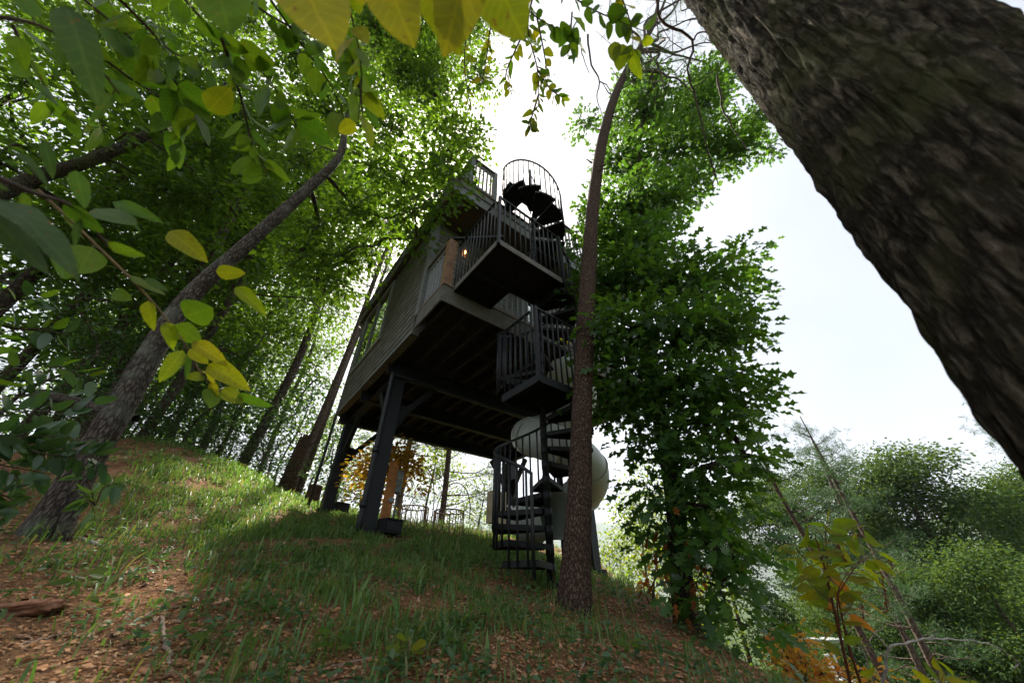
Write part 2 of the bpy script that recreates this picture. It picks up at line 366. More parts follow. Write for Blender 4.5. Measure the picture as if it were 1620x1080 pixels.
def m_soil():
    m, nt, b = mat_new('red_soil')
    v = coords(nt)
    a = node(nt, 'ShaderNodeTexNoise'); a.inputs['Scale'].default_value = 9; a.inputs['Detail'].default_value = 9; a.inputs['Roughness'].default_value = .7; nt.links.new(v, a.inputs['Vector'])
    r = ramp(nt, [(.3, (.055, .030, .017)), (.5, (.165, .08, .04)), (.72, (.30, .155, .08))]); nt.links.new(a.outputs['Fac'], r.inputs['Fac'])
    c = node(nt, 'ShaderNodeTexNoise'); c.inputs['Scale'].default_value = .5; c.inputs['Detail'].default_value = 4; nt.links.new(v, c.inputs['Vector'])
    r2 = ramp(nt, [(.42, (0, 0, 0)), (.62, (1, 1, 1))]); nt.links.new(c.outputs['Fac'], r2.inputs['Fac'])
    # beyond the clearing the slope is covered with low green growth
    sep = nt.nodes.new('ShaderNodeVectorMath'); sep.operation = 'LENGTH'; nt.links.new(v, sep.inputs[0])
    mr = nt.nodes.new('ShaderNodeMapRange'); mr.inputs['From Min'].default_value = 11; mr.inputs['From Max'].default_value = 20; nt.links.new(sep.outputs['Value'], mr.inputs['Value'])
    mx = nt.nodes.new('ShaderNodeMath'); mx.operation = 'MAXIMUM'; nt.links.new(mr.outputs[0], mx.inputs[1])
    ml = nt.nodes.new('ShaderNodeMath'); ml.operation = 'MULTIPLY'; ml.inputs[1].default_value = .35; nt.links.new(r2.outputs['Color'], ml.inputs[0]); nt.links.new(ml.outputs[0], mx.inputs[0])
    mm = nt.nodes.new('ShaderNodeMix'); mm.data_type = 'RGBA'; mm.inputs[7].default_value = (.035, .055, .018, 1)
    nt.links.new(mx.outputs[0], mm.inputs[0]); nt.links.new(r.outputs['Color'], mm.inputs[6]); nt.links.new(mm.outputs[2], b.inputs['Base Color'])
    b.inputs['Roughness'].default_value = .95; b.inputs['Specular IOR Level'].default_value = .1
    bump(nt, a.outputs['Fac'], .9, .03, b)
    return m
M['soil'] = m_soil()
def m_shingle(name, c):
    m, nt, b = mat_new(name)
    n = node(nt, 'ShaderNodeTexNoise'); n.inputs['Scale'].default_value = 5; n.inputs['Detail'].default_value = 6; nt.links.new(coords(nt, (9, 9, .8)), n.inputs['Vector'])
    geo = nt.nodes.new('ShaderNodeNewGeometry'); oi = nt.nodes.new('ShaderNodeObjectInfo')
    ad = nt.nodes.new('ShaderNodeMath'); ad.operation = 'ADD'; nt.links.new(geo.outputs['Random Per Island'], ad.inputs[0]); nt.links.new(oi.outputs['Random'], ad.inputs[1])
    fr = nt.nodes.new('ShaderNodeMath'); fr.operation = 'FRACT'; nt.links.new(ad.outputs[0], fr.inputs[0])
    c = np.array(c); r = ramp(nt, [(0, c * .78), (.5, c), (1, c * 1.2)]); nt.links.new(fr.outputs[0], r.inputs['Fac'])
    mx = nt.nodes.new('ShaderNodeMix'); mx.data_type = 'RGBA'; mx.blend_type = 'MULTIPLY'; mx.inputs[0].default_value = .6
    r2 = ramp(nt, [(.3, (.6, .6, .6)), (.7, (1.2, 1.2, 1.15))]); nt.links.new(n.outputs['Fac'], r2.inputs['Fac'])
    nt.links.new(r.outputs['Color'], mx.inputs[6]); nt.links.new(r2.outputs['Color'], mx.inputs[7]); nt.links.new(mx.outputs[2], b.inputs['Base Color'])
    b.inputs['Roughness'].default_value = .75; b.inputs['Specular IOR Level'].default_value = .2
    bump(nt, n.outputs['Fac'], .3, .01, b); return m
M['shingle'] = m_shingle('grey_green_shingle', (.135, .135, .115))
def m_glass():
    m, nt, b = mat_new('window_glass'); out = nt.nodes['Material Output']
    b.inputs['Base Color'].default_value = (.02, .025, .025, 1); b.inputs['Roughness'].default_value = .1
    g = nt.nodes.new('ShaderNodeBsdfGlossy'); g.inputs['Roughness'].default_value = .015; g.inputs['Color'].default_value = (.8, .83, .82, 1)
    n = node(nt, 'ShaderNodeTexNoise'); n.inputs['Scale'].default_value = 1.3; nt.links.new(coords(nt), n.inputs['Vector'])
    bp = nt.nodes.new('ShaderNodeBump'); bp.inputs['Strength'].default_value = .03; nt.links.new(n.outputs['Fac'], bp.inputs['Height']); nt.links.new(bp.outputs['Normal'], g.inputs['Normal'])
    ms = nt.nodes.new('ShaderNodeMixShader'); ms.inputs[0].default_value = .75; nt.links.new(b.outputs[0], ms.inputs[1]); nt.links.new(g.outputs[0], ms.inputs[2]); nt.links.new(ms.outputs[0], out.inputs['Surface'])
    return m
M['glass'] = m_glass()
def m_emit(name, c, s):
    m, nt, b = mat_new(name); b.inputs['Emission Color'].default_value = (*c, 1); b.inputs['Emission Strength'].default_value = s; b.inputs['Base Color'].default_value = (*c, 1); return m
M['bulb'] = m_emit('warm_bulb', (1.0, .45, .15), 3.0)

# ------------------------------------------------------------------ ground, hills
def build_ground():
    n = 330; s = np.linspace(-8.0, 8.0, n)
    gx = .95 * np.sinh(s); gy = 3.5 + .95 * np.sinh(s)
    X, Y = np.meshgrid(gx, gy, indexing='ij'); X = X.ravel(); Y = Y.ravel()
    V = np.stack([X, Y, H(X, Y)], 1)
    i = np.arange(n - 1)[:, None] * n + np.arange(n - 1)[None]; i = i.ravel()
    F = np.stack([i, i + n, i + n + 1, i + 1], 1)
    me = arr_mesh('ground', V, F, True); me.materials.append(M['soil'])
    return tag(link(bpy.data.objects.new('ground', me)), 'steep red soil slope with leaf litter and patchy grass', None, None, 'structure')
GROUND = build_ground()
def build_hills():
    n = 120; th = np.linspace(-.4, 1.5, n); rows = []
    for k, (R, f) in enumerate(((1250, 0), (1500, .5), (1750, 1), (2000, .6), (2300, 0))):
        h = 235 + 60 * np.sin(th * 5.1 + 1) + 30 * np.sin(th * 13 + 2) + 8 * np.sin(th * 41)
        rows.append(np.stack([R * np.sin(th), R * np.cos(th), -14 + f * h], 1))
    V = np.concatenate(rows); i = (np.arange(4)[:, None] * n + np.arange(n - 1)[None]).ravel()
    F = np.stack([i, i + 1, i + n + 1, i + n], 1)
    me = arr_mesh('hills', V, F, True); me.materials.append(m_simple('wooded_hill', (.035, .06, .03), .9, .3, .02))
    return tag(link(bpy.data.objects.new('hills', me)), 'blue wooded ridge far beyond the valley', None, None, 'structure')
build_hills()

# ------------------------------------------------------------------ the house on stilts: local x along its front (d2), y into its depth (d1)
YAW = math.radians(38.2)
P0 = np.array([-1.13, 4.196, 0])
D1 = np.array([-math.sin(YAW), math.cos(YAW), 0]); D2 = np.array([math.cos(YAW), math.sin(YAW), 0])
def house_w(x, y, z=0): return P0 + x * D2 + y * D1 + np.array([0, 0, z])
house = thing('treehouse', 'grey shingled house on black steel stilts with roof deck above the grassy slope', 'treehouse', tuple(P0), YAW)
W_, L_ = 5.9, 5.55
Z0, ZD = 3.80, 4.17                            # underside of the frame, deck surface
ZR = 6.82                                      # soffit
WF = .92                                       # front wall

def build_house():
    # stilts
    def gz(x, y): p = house_w(x, y); return hz(p[0], p[1])
    for px, py, ang in ((.30, 2.25, 1), (.34, 5.40, 1), (5.55, 2.25, -1), (5.62, 5.40, -1)):
        g = gz(px, py)
        m = MB(); w = .115
        for a, b in (((px - w, py - w * 1.1, g - .3), (px + w, py - w * 1.1 + .02, 3.5)), ((px - w, py + w * 1.1 - .02, g - .3), (px + w, py + w * 1.1, 3.5)), ((px - .012, py - w * 1.1 + .02, g - .3), (px + .012, py + w * 1.1 - .02, 3.5))): m.box(a, b)
        m.box((px - w + .012, py - w, g - .3), (px + w - .012, py + w, 3.498))
        post = m.build('stilt', M['steel'], house)
        b = MB(); b.box((px - .2, py - .2, g - .1), (px + .2, py + .2, g + .06)); b.build('base_plate', M['steel_dark'], post)
        # knee braces with gussets along the beam
        for dx, dy in ((ang, 0), (0, 1 if py < 4 else -1)):
            k = MB(); e = np.array([dx, dy, 0.0]); s = np.array([px, py, 0.0])
            a0 = s + e * .11 + UP * 2.62; a1 = s + e * .78 + UP * 3.44
            k.bar(a0, a1, .10, .12)
            q = np.cross(e, UP) * .02
            tri = [s + e * .116 + UP * 2.35, s + e * .116 + UP * 2.95, s + e * .42 + UP * 2.93]
            k.add([p + q for p in tri] + [p - q for p in tri], [(0, 1, 2), (5, 4, 3), (0, 3, 4, 1), (1, 4, 5, 2), (2, 5, 3, 0)])
            k.build('knee_brace', M['steel_dark'], house)
    # I beams across, rails along
    def ibeam(p, q, h=.30, w=.16):
        p = np.array(p, float); q = np.array(q, float); d = unit(q - p); s = np.cross(d, UP)
        m = MB(); m.bar(p + UP * h / 2, q + UP * h / 2, .02, h - .042)
        m.bar(p + UP * .01, q + UP * .01, w, .02); m.bar(p + UP * (h - .01), q + UP * (h - .01), w, .02)
        return m.build('beam', M['steel_dark'], house)
    for y in (2.25, 3.78, 5.40): ibeam((.05, y, 3.50), (W_ - .05, y, 3.50))
    for x in (.32, 5.58): ibeam((x, 2.33, 3.52), (x, 3.70, 3.52), .26); ibeam((x, 3.86, 3.52), (x, 5.32, 3.52), .26)
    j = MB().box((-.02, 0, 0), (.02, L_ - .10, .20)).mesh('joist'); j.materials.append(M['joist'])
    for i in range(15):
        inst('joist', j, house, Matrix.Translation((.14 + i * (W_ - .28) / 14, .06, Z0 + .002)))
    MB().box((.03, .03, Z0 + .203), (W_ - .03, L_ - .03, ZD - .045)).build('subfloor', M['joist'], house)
    # light purlins of insulation netting beneath the joists: diagonal cables
    c = MB()
    c.tube([(.5, .3, Z0 - .01), (2.2, 1.4, Z0 - .02), (3.6, 2.1, Z0 - .02)], .012, 5); c.tube([(.3, 1.9, Z0 - .01), (2.4, .4, Z0 - .02)], .01, 5)
    c.build('cable', M['steel'], house)
    # rim boards
    MB().box((-.02, -.03, Z0 - .02), (W_ + .02, 0, ZD - .06)).build('fascia_board', M['fascia'], house)
    MB().box((-.03, 0.002, Z0 - .02), (0, WF - .01, ZD - .06)).build('fascia_board', M['fascia'], house)
    MB().box((W_, 0.002, Z0 - .02), (W_ + .03, L_, ZD - .06)).build('fascia_board', M['fascia'], house)
    MB().box((0, L_, Z0 - .02), (W_, L_ + .03, ZD - .06)).build('fascia_board', M['fascia'], house)
    MB().box((.001, -.026, ZD - .058), (W_ - .001, .05, ZD - .040)).build('drip_edge', M['trim'], house)
    d = MB().box((0, 0, 0), (W_ + .06, .138, .035)).mesh('deck_board'); d.materials.append(M['plank'])
    for i in range(6): inst('deck_board', d, house, Matrix.Translation((-.03, -.05 + i * .155, ZD - .036)))
    # walls
    front = MB().box((.02, WF, ZD - .04), (W_ - .02, WF + .12, ZR)).build('front_wall', M['fascia'], house)
    left = MB().box((0, WF + .125, Z0 - .06), (.12, 3.16, ZR + .25)).box((0, 3.162, Z0 - .06), (.12, L_, 4.80)).box((0, 3.162, 6.80), (.12, L_, ZR + .25)).box((0, 5.36, 4.802), (.12, L_, 6.798)).build('side_wall', M['fascia'], house)
    MB().box((W_ - .12, WF + .125, Z0 - .06), (W_, L_, ZR + .2)).build('side_wall', M['shingle'], house)
    MB().box((.125, L_ - .12, Z0 - .06), (W_ - .125, L_, ZR + .2)).build('rear_wall', M['shingle'], house)
    # shingles one by one; nearest ones are objects, the rest one mesh
    r = np.random.default_rng(5)
    def shingle_mesh(w, h):
        m = MB(); t0, t1 = .006, .022
        V = [(0, -t1, 0), (w, -t1, 0), (w, -t0, h), (0, -t0, h), (0, -.001, 0), (w, -.001, 0), (w, -.001, h), (0, -.001, h)]
        m.add(V, [(0, 1, 2, 3), (7, 6, 5, 4), (0, 4, 5, 1), (1, 5, 6, 2), (2, 6, 7, 3), (3, 7, 4, 0)]); return m
    EXP = .148; HH = .19
    widths = (.13, .17, .21, .25)
    meshes = []
    for w in widths:
        me = shingle_mesh(w - .008, HH).mesh('shingle'); me.materials.append(M['shingle']); meshes.append(me)
    rows = []
    def rows_for(wall, s0, s1, z0, z1, hole=None):
        k = 0; z = z0
        while z < z1 - .05:
            s = s0 - r.uniform(0, .1)
            while s < s1:
                wi = r.integers(4); w = widths[wi]
                a, b = max(s, s0), min(s + w, s1)
                zz = z + r.uniform(-.012, .012)
                if b - a > .05 and not (hole and b > hole[0] and a < hole[1] and zz + HH > hole[2] and zz < hole[3]):
                    full = (b - a) > w - 1e-6
                    rows.append((wall, a, b - a, zz, wi if full else -1))
                s += w
            z += EXP; k += 1
    rows_for('F', .03, W_ - .03, ZD + .01, ZR - .19)
    rows_for('L', WF + .13, L_ - .01, Z0 - .05, ZR + .06, (3.12, 5.40, 4.70, 6.86))
    def frame(wall, a, z):                    # local matrix of a shingle; its face looks along -y
        if wall == 'F': return Matrix.Translation((a, WF - .001, z))
        return Matrix.Translation((-.001, 0, z)) @ Matrix.Translation((0, a, 0)) @ Matrix(((0, 1, 0, 0), (1, 0, 0, 0), (0, 0, 1, 0), (0, 0, 0, 1)))
    def size(q):
        wall, a, w, z, wi = q
        p = house_w(a, WF, z) if wall == 'F' else house_w(0, a, z)
        u, v = project(p[None]); dist = np.linalg.norm(p)
        vis = 1.0
        if wall == 'F' and a > 1.15 and not (4.2 < z < 5.0 and a < 3.2): vis = .2
        if wall == 'F' and a < .9: vis = 1.6
        return vis / dist
    rows.sort(key=size, reverse=True)
    rest = {'F': MB(), 'L': MB()}; cnt = 0
    for wall, a, w, z, wi in rows:
        if cnt < 292 and wi >= 0:
            o = inst('shingle', meshes[wi], front if wall == 'F' else left)
            mt = frame(wall, a, z)
            if wall == 'L':                   # mirrored basis would flip faces: build with rotation instead
                mt = Matrix.Translation((-.001, a + widths[wi], z)) @ Matrix.Rotation(-math.pi / 2, 4, 'Z')
            o.matrix_local = mt; cnt += 1
        else:
            mm = shingle_mesh(w - .008, HH)
            if wall == 'F': V = [(x + a, y + WF - .001, zz + z) for x, y, zz in mm.v]
            else: V = [(y - .001, a + w - x, zz + z) for x, y, zz in mm.v]
            rest[wall].add(V, mm.f)
    for wall, p in (('F', front), ('L', left)):
        o = rest[wall].build('shingles', M['shingle'], p); o['kind'] = 'stuff'
    # corner boards, water table, frieze
    MB().box((-.035, WF - .03, Z0 + .3), (-.024, WF + .11, ZR + .2)).box((-.024, WF - .032, ZD - .03), (.10, WF - .024, ZR)).build('corner_board', M['trim'], house)
    MB().box((-.035, WF + .113, Z0 - .075), (-.024, L_ - .002, Z0 - .03)).build('water_table', M['trim'], house)
    MB().box((-.037, L_, Z0 - .07), (.1, L_ + .03, ZR + .2)).build('corner_board', M['trim'], house)
    MB().box((W_ - .10, WF - .034, ZD - .03), (W_ + .03, WF - .026, ZR)).build('corner_board', M['trim'], house)
    # big side window
    wy0, wy1, wz0, wz1 = 3.18, 5.34, 4.82, 6.78
    f = MB(); t = .09
    f.box((-.045, wy0, wz0), (.06, wy1, wz0 + t)); f.box((-.045, wy0, wz1 - t), (.06, wy1, wz1))
    f.box((-.045, wy0, wz0 + t), (.06, wy0 + t, wz1 - t)); f.box((-.045, wy1 - t, wz0 + t), (.06, wy1, wz1 - t)); f.box((-.04, 4.22, wz0 + t), (.055, 4.28, wz1 - t))
    win = f.build('window', M['rail_grey'], house)
    MB().box((.0, wy0 + t, wz0 + t), (.012, 4.22, wz1 - t)).build('pane', M['glass'], win)
    MB().box((.0, 4.28, wz0 + t), (.012, wy1 - t, wz1 - t)).build('pane', M['glass'], win)
    # front door behind the railing and wall lamp
    dr = MB().box((2.3, WF - .03, ZD + .01), (3.25, WF - .022, 6.2)).box((2.38, WF - .05, ZD + .02), (3.17, WF - .03, 6.12)).build('door', M['trim'], house)
    MB().box((2.55, WF - .055, 5.1), (3.0, WF - .051, 5.95)).build('pane', M['glass'], dr)
    MB().tube([(2.47, WF - .06, 5.08), (2.47, WF - .09, 5.08), (2.55, WF - .09, 5.08)], .012, 6).build('handle', M['steel'], dr)
    lp = MB().box((.66, WF - .05, 6.12), (.78, WF - .026, 6.36)).tube([(.72, WF - .05, 6.30), (.72, WF - .12, 6.33)], .012, 6).tube([(.72, WF - .12, 6.33), (.72, WF - .12, 6.27)], [.06, .02], 8).build('wall_lamp', M['rust'], house)
    MB().tube([(.72, WF - .12, 6.26), (.72, WF - .12, 6.24), (.72, WF - .12, 6.20), (.72, WF - .12, 6.17)], [.015, .03, .03, .012], 8).build('bulb', M['bulb'], lp)
    # roof slab, soffit, fascia, roof deck
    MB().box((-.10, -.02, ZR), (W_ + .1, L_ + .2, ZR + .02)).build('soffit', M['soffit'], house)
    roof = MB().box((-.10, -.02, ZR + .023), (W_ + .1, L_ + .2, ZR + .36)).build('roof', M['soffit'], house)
    MB().box((-.12, -.05, ZR - .05), (W_ + .12, -.022, ZR + .22)).build('fascia_board', M['trim'], roof)
    MB().box((-.12, -.075, ZR + .222), (W_ + .12, -.024, ZR + .28)).build('drip_edge', M['fascia'], roof)
    MB().box((-.13, -.02, ZR + .05), (-.102, L_ + .2, ZR + .38)).build('fascia_board', M['fascia'], roof)
    MB().box((-.17, -.02, ZR + .382), (-.07, L_ + .2, ZR + .43)).build('gutter', M['trim'], roof)
    for y in (2.3, 3.6, 4.7): MB().box((-.16, y, ZR + .10), (-.131, y + .28, ZR + .36)).build('roof_bracket', M['trim'], roof)
    d2 = MB().box((0, 0, 0), (W_, .135, .035)).mesh('roof_deck_board'); d2.materials.append(M['plank'])
    MB().box((.02, .01, ZR + .362), (W_ - .02, .05, ZR + .58)).box((.02, .5, ZR + .362), (W_ - .02, .55, ZR + .58)).box((.02, 1.6, ZR + .362), (W_ - .02, 1.65, ZR + .58)).build('roof_deck_frame', M['trim'], roof)
    for i in range(12): inst('roof_deck_board', d2, roof, Matrix.Translation((0, -.02 + i * .15, ZR + .582)))
    # railings: parts with their own balusters
    bal = MB().box((-.019, -.019, 0), (.019, .019, .86)).mesh('baluster'); bal.materials.append(M['rail_grey'])
    def railing(name, a, b, z, h, n, mtop=M['trim'], top_w=.14):
        a = np.array([a[0], a[1], z]); b = np.array([b[0], b[1], z])
        m = MB(); m.bar(a + UP * .10, b + UP * .10, .04, .085); m.bar(a + UP * (h - .075), b + UP * (h - .075), .04, .085)
        rl = m.build(name, M['trim'], house)
        MB().bar(a + UP * (h - .012), b + UP * (h - .012), top_w, .035).build('top_rail', mtop, rl)
        for i in range(n):
            p = a + (b - a) * ((i + .5) / n); inst('baluster', bal, rl, Matrix.Translation((p[0], p[1], z + .13)))
        return rl
    ZT = ZD
    railing('deck_railing', (.04, WF - .05), (.04, .13), ZT, 1.12, 6)
    railing('deck_railing', (1.02, .05), (3.35, .05), ZT, 1.08, 18)
    railing('deck_railing', (3.47, .05), (W_ - .06, .05), ZT, 1.08, 18)
    MB().box((-.015, -.02, ZT - .12), (.125, .12, ZT + 1.15)).build('deck_post', M['wood'], house)
    MB().bar((-.02, .05, ZT + 1.172), (.75, -.62, ZT + 1.172), .06, .04).build('grab_bar', M['steel'], house)
    MB().box((.90, -.01, ZT), (1.0, .09, ZT + 1.14)).build('deck_post', M['trim'], house)
    MB().box((3.36, -.01, ZT), (3.46, .09, ZT + 1.14)).build('deck_post', M['trim'], house)
    MB().box((W_ - .05, -.01, ZT), (W_ + .05, .09, ZT + 1.14)).build('deck_post', M['trim'], house)
    ZT = ZR + .617
    railing('roof_railing', (.32, .04), (.86, .04), ZT, 1.12, 5)
    railing('roof_railing', (2.22, .04), (W_ - .1, .04), ZT, 1.12, 26)
    railing('roof_railing', (.26, .12), (.26, 1.55), ZT, 1.12, 12)
    for x, y in ((.26, .03), (.92, .03), (2.16, .03), (W_ - .05, .03), (.26, 1.62)):
        MB().box((x - .05, y - .05, ZT), (x + .05, y + .05, ZT + 1.17)).build('roof_post', M['trim'], house)
    # drain pipes
    g = gz(.13, 2.2)
    MB().tube(spline([(.13, 2.06, g - .1), (.13, 2.06, 2), (.13, 2.06, 3.30), (.15, 2.07, 3.42), (.25, 2.09, 3.44), (1.6, 2.09, 3.44), (3.2, 2.09, 3.43)], 5), .045, 8).tube([(.13, 2.06, g + .35), (.13, 2.06, g + .45)], .058, 8).tube([(.13, 2.06, 1.9), (.13, 2.06, 2.0)], .058, 8).build('drain_pipe', M['steel'], house)
    g = gz(.0, 5.5)
    MB().tube([(-.0, 5.62, g - .1), (-.0, 5.62, 3.9)], .035, 8).build('drain_pipe', M['steel'], house)
build_house()

# ------------------------------------------------------------------ spiral staircase: local x along d2, y along d1, origin at the pole
PX, PY = 1.476, -.647
pole_w = house_w(PX, PY)
ZB = hz(pole_w[0], pole_w[1])
stairs = thing('spiral_staircase', 'black steel spiral staircase climbing from the slope to the roof deck', 'staircase', (pole_w[0], pole_w[1], ZB), YAW)
R_ = .65; ZL1, ZL2, ZTOP = 2.13, 4.16, 7.43
def build_stairs():
    S = M['steel']
    def Z(z): return z - ZB
    MB().tube([(0, 0, -.15), (0, 0, Z(8.42))], .045, 12).build('newel_pole', S, stairs)
    MB().tube([(0, 0, -.03), (0, 0, .03)], .13, 16).build('base_plate', S, stairs)
    tr = MB(); a0, a1 = math.radians(-20), math.radians(20)
    arc = [(R_ * math.cos(a), R_ * math.sin(a)) for a in np.linspace(a0, a1, 6)]
    poly = [(.05, -.045)] + arc + [(.05, .045)]
    tr.prism(poly, -.012, 0)
    # folded-down front and outer lip
    for p, q in ((poly[0], arc[0]), (arc[-1], poly[-1])):
        tr.bar((p[0], p[1], -.035), (q[0], q[1], -.035), .012, .05)
    for p, q in zip(arc[:-1], arc[1:]): tr.bar((p[0] * .99, p[1] * .99, -.036), (q[0] * .99, q[1] * .99, -.036), .01, .046)
    tr.tube([(0, 0, -.11), (0, 0, .0)], .050, 10)
    tm = tr.mesh('tread'); tm.materials.append(M['steel_dark'])
    bal_cache = {}
    def baluster(parent, x, y, z0, z1):
        k = round(z1 - z0, 2)
        if k not in bal_cache:
            me = MB().tube([(0, 0, 0), (0, 0, k)], .0135, 6).mesh('baluster'); me.materials.append(S); bal_cache[k] = me
        return inst('baluster', bal_cache[k], parent, Matrix.Translation((x, y, Z(z0))))
    def flight(name, th0, n, z0, z1, step=30.0, start_post=False):
        """treads turn clockwise from angle th0 (degrees) while rising from z0 to z1"""
        rise = (z1 - z0) / (n + 1); RR = R_ + .005
        pts = []
        zt = lambda th: z0 + rise * ((th0 - th) / step + .5)
        for i in range(n):
            th = math.radians(th0 - step * (i + .5)); z = z0 + rise * (i + 1)
            inst('tread', tm, stairs, Matrix.Translation((0, 0, Z(z))) @ Matrix.Rotation(th, 4, 'Z'))
        ths = np.linspace(th0, th0 - step * n, n * 4 + 1)
        path = [(RR * math.cos(math.radians(t)), RR * math.sin(math.radians(t)), Z(zt(t) + .92)) for t in ths]
        if start_post:
            p = path[0]; path = [(p[0] * 1.0, p[1], Z(z0 + .02))] + [(p[0], p[1], Z(z0 + .5)), (p[0], p[1], p[2] - .10), (p[0] * .99 + .0, p[1] * 1.0, p[2] - .02)] + path[1:]
        rl = MB().tube(path, .02, 8).build(name, S, stairs)
        for i in range(n):
            for j in range(3):
                t = th0 - step * (i + (j + .5) / 3); a = math.radians(t); z = z0 + rise * (i + 1)
                baluster(rl, RR * math.cos(a), RR * math.sin(a), z - .055, zt(t) + .915)
        return rl
    flight('stair_railing', 212, 10, ZB + .02, ZL1, 30.2, True)
    flight('stair_railing', 180, 9, ZL1, ZL2, 30.0)
    top = flight('stair_railing', 180, 13, ZL2, ZTOP, 30.0)
    # lower landing: the quadrant towards the camera
    def landing(rects, z):
        m = MB()
        for (x0, y0, x1, y1) in rects:
            m.box((x0, y0, Z(z - .012)), (x1, y1, Z(z)))
            t = .02; h = .10
            m.box((x0, y0, Z(z - h)), (x1, y0 + t, Z(z - .0125))); m.box((x0, y1 - t, Z(z - h)), (x1, y1, Z(z - .0125)))
            m.box((x0, y0 + t, Z(z - h)), (x0 + t, y1 - t, Z(z - .0125))); m.box((x1 - t, y0 + t, Z(z - h)), (x1, y1 - t, Z(z - .0125)))
            xm = (x0 + x1) / 2; m.box((xm - .02, y0 + t + .001, Z(z - h + .01)), (xm + .02, y1 - t - .001, Z(z - .0125)))
        return m.build('landing', M['steel_dark'], stairs)
    landing([(-.66, -.66, .06, .06)], ZL1)
    landing([(-1.30, -.64, .06, .05), (-1.30, .0505, -.56, .60)], ZL2)
    MB().box((-1.30, -.655, Z(ZL2 - .10)), (.06, -.6405, Z(ZL2 + .004))).build('landing_edge', M['fascia'], stairs)
    MB().box((-1.315, -.655, Z(ZL2 - .10)), (-1.3005, .60, Z(ZL2 + .004))).build('landing_edge', M['fascia'], stairs)
    MB().box((-.66, -.673, Z(ZL1 - .10)), (.06, -.6605, Z(ZL1 + .004))).build('landing_edge', M['steel'], stairs)
    MB().box((-.673, -.673, Z(ZL1 - .10)), (-.6605, .06, Z(ZL1 + .004))).build('landing_edge', M['steel'], stairs)
    def straight(a, b, z, n, h=1.05):
        a = np.array([a[0], a[1], 0.0]); b = np.array([b[0], b[1], 0.0])
        m = MB(); m.bar(a + UP * Z(z + h), b + UP * Z(z + h), .036, .022)
        rl = m.build('landing_railing', S, stairs)
        for i in range(n + 1):
            p = a + (b - a) * (i / n); baluster(rl, p[0], p[1], z + .004, z + h - .01)
        return rl
    straight((-.668, -.668), (.05, -.668), ZL1, 7); straight((-.668, -.56), (-.668, .0), ZL1, 5)
    straight((-1.305, -.648), (.05, -.648), ZL2, 13); straight((-1.308, -.54), (-1.308, .60), ZL2, 11)
    for x, y, z in ((-.668, -.668, ZL1), (-1.305, -.648, ZL2), (.0, -.66, ZL2)):
        MB().box((x - .022, y - .022, Z(z - .1)), (x + .022, y + .022, Z(z + 1.07))).build('corner_post', S, stairs)
    # top landing reaching the roof deck, and the ring guard around the head of the stair
    m = MB(); pl = [(0, 0)] + [(.66 * math.cos(math.radians(t)), .66 * math.sin(math.radians(t))) for t in np.linspace(152, 95, 8)]
    m.prism(pl, Z(ZTOP - .03), Z(ZTOP)); m.box((-.5, .6, Z(ZTOP - .05)), (.3, .72, Z(ZTOP - .03))); m.build('landing', M['steel_dark'], stairs)
    end = [(.655 * math.cos(math.radians(t)), .655 * math.sin(math.radians(t)), Z(ZTOP + .92)) for t in (150, 135, 122)]
    hd = MB().tube(end, .02, 8).build('landing_railing', S, stairs)
    for p in end[:2]: baluster(hd, p[0], p[1], ZTOP - .03, ZTOP + .915)
    MB().tube(spline([(.05, 0, Z(8.25)), (.3, .12, Z(8.25)), (.34, .2, Z(8.22)), (.30, .3, Z(8.0)), (.2, .45, Z(7.75))], 4), .014, 6).build('grab_rail', S, stairs)
    # yellow tape on one tread nosing
    a = math.radians(180 - 30 * 6.0); t = MB()
    for r0 in (.30, .44): t.box((r0, -.195, 0), (r0 + .07, -.18, .05))
    o = t.build('safety_tape', M['yellow'], stairs); o.matrix_local = Matrix.Translation((0, 0, Z(ZL1 + .203 * 6 - .05))) @ Matrix.Rotation(a - math.radians(5), 4, 'Z')
build_stairs()

# ------------------------------------------------------------------ tube slide
def build_slide():
    C = np.array([.86, 6.6]); rh, rt = .55, .335
    root = thing('tube_slide', 'pale grey-green plastic tube slide spiralling down behind the staircase', 'slide', (C[0], C[1], hz(C[0], C[1])))
    zb = root.location.z
    def P(th): 
        z = 2.45 - 1.6 * (th - 180) / 360
        return np.array([rh * math.cos(math.radians(th)), rh * math.sin(math.radians(th)), max(z, .98) - zb])
    segs = np.arange(-95, 580, 61.0)
    for i in range(len(segs) - 1):
        th = np.linspace(segs[i], segs[i + 1], 9); path = [P(t) for t in th]
        MB().tube(path, rt, 22, False).build('tube_section', M['slide'], root)
    for t in segs[1:-1]:
        d = unit(P(t + 1) - P(t - 1)); MB().tube([P(t) - d * .014, P(t) + d * .014], rt + .022, 22).build('flange', M['slide'], root)
    # run-out mouth
    e = P(segs[-1]); d = unit(P(segs[-1]) - P(segs[-1] - 3)); d[2] = 0
    MB().tube([e, e + d * .25, e + d * .5], [rt, rt + .01, rt + .03], 22, False).build('slide_mouth', M['slide'], root)
    # support mast with arms
    m = MB(); m.tube([(0, 0, -.2), (0, 0, 3.7 - zb)], .06, 10); m.build('support_mast', M['steel'], root)
    for t in (60, 250, 420): 
        p = P(t); MB().bar((0, 0, p[2] - .1), (p[0] * .7, p[1] * .7, p[2] - .05), .06, .06).build('support_arm', M['steel'], root)
build_slide()

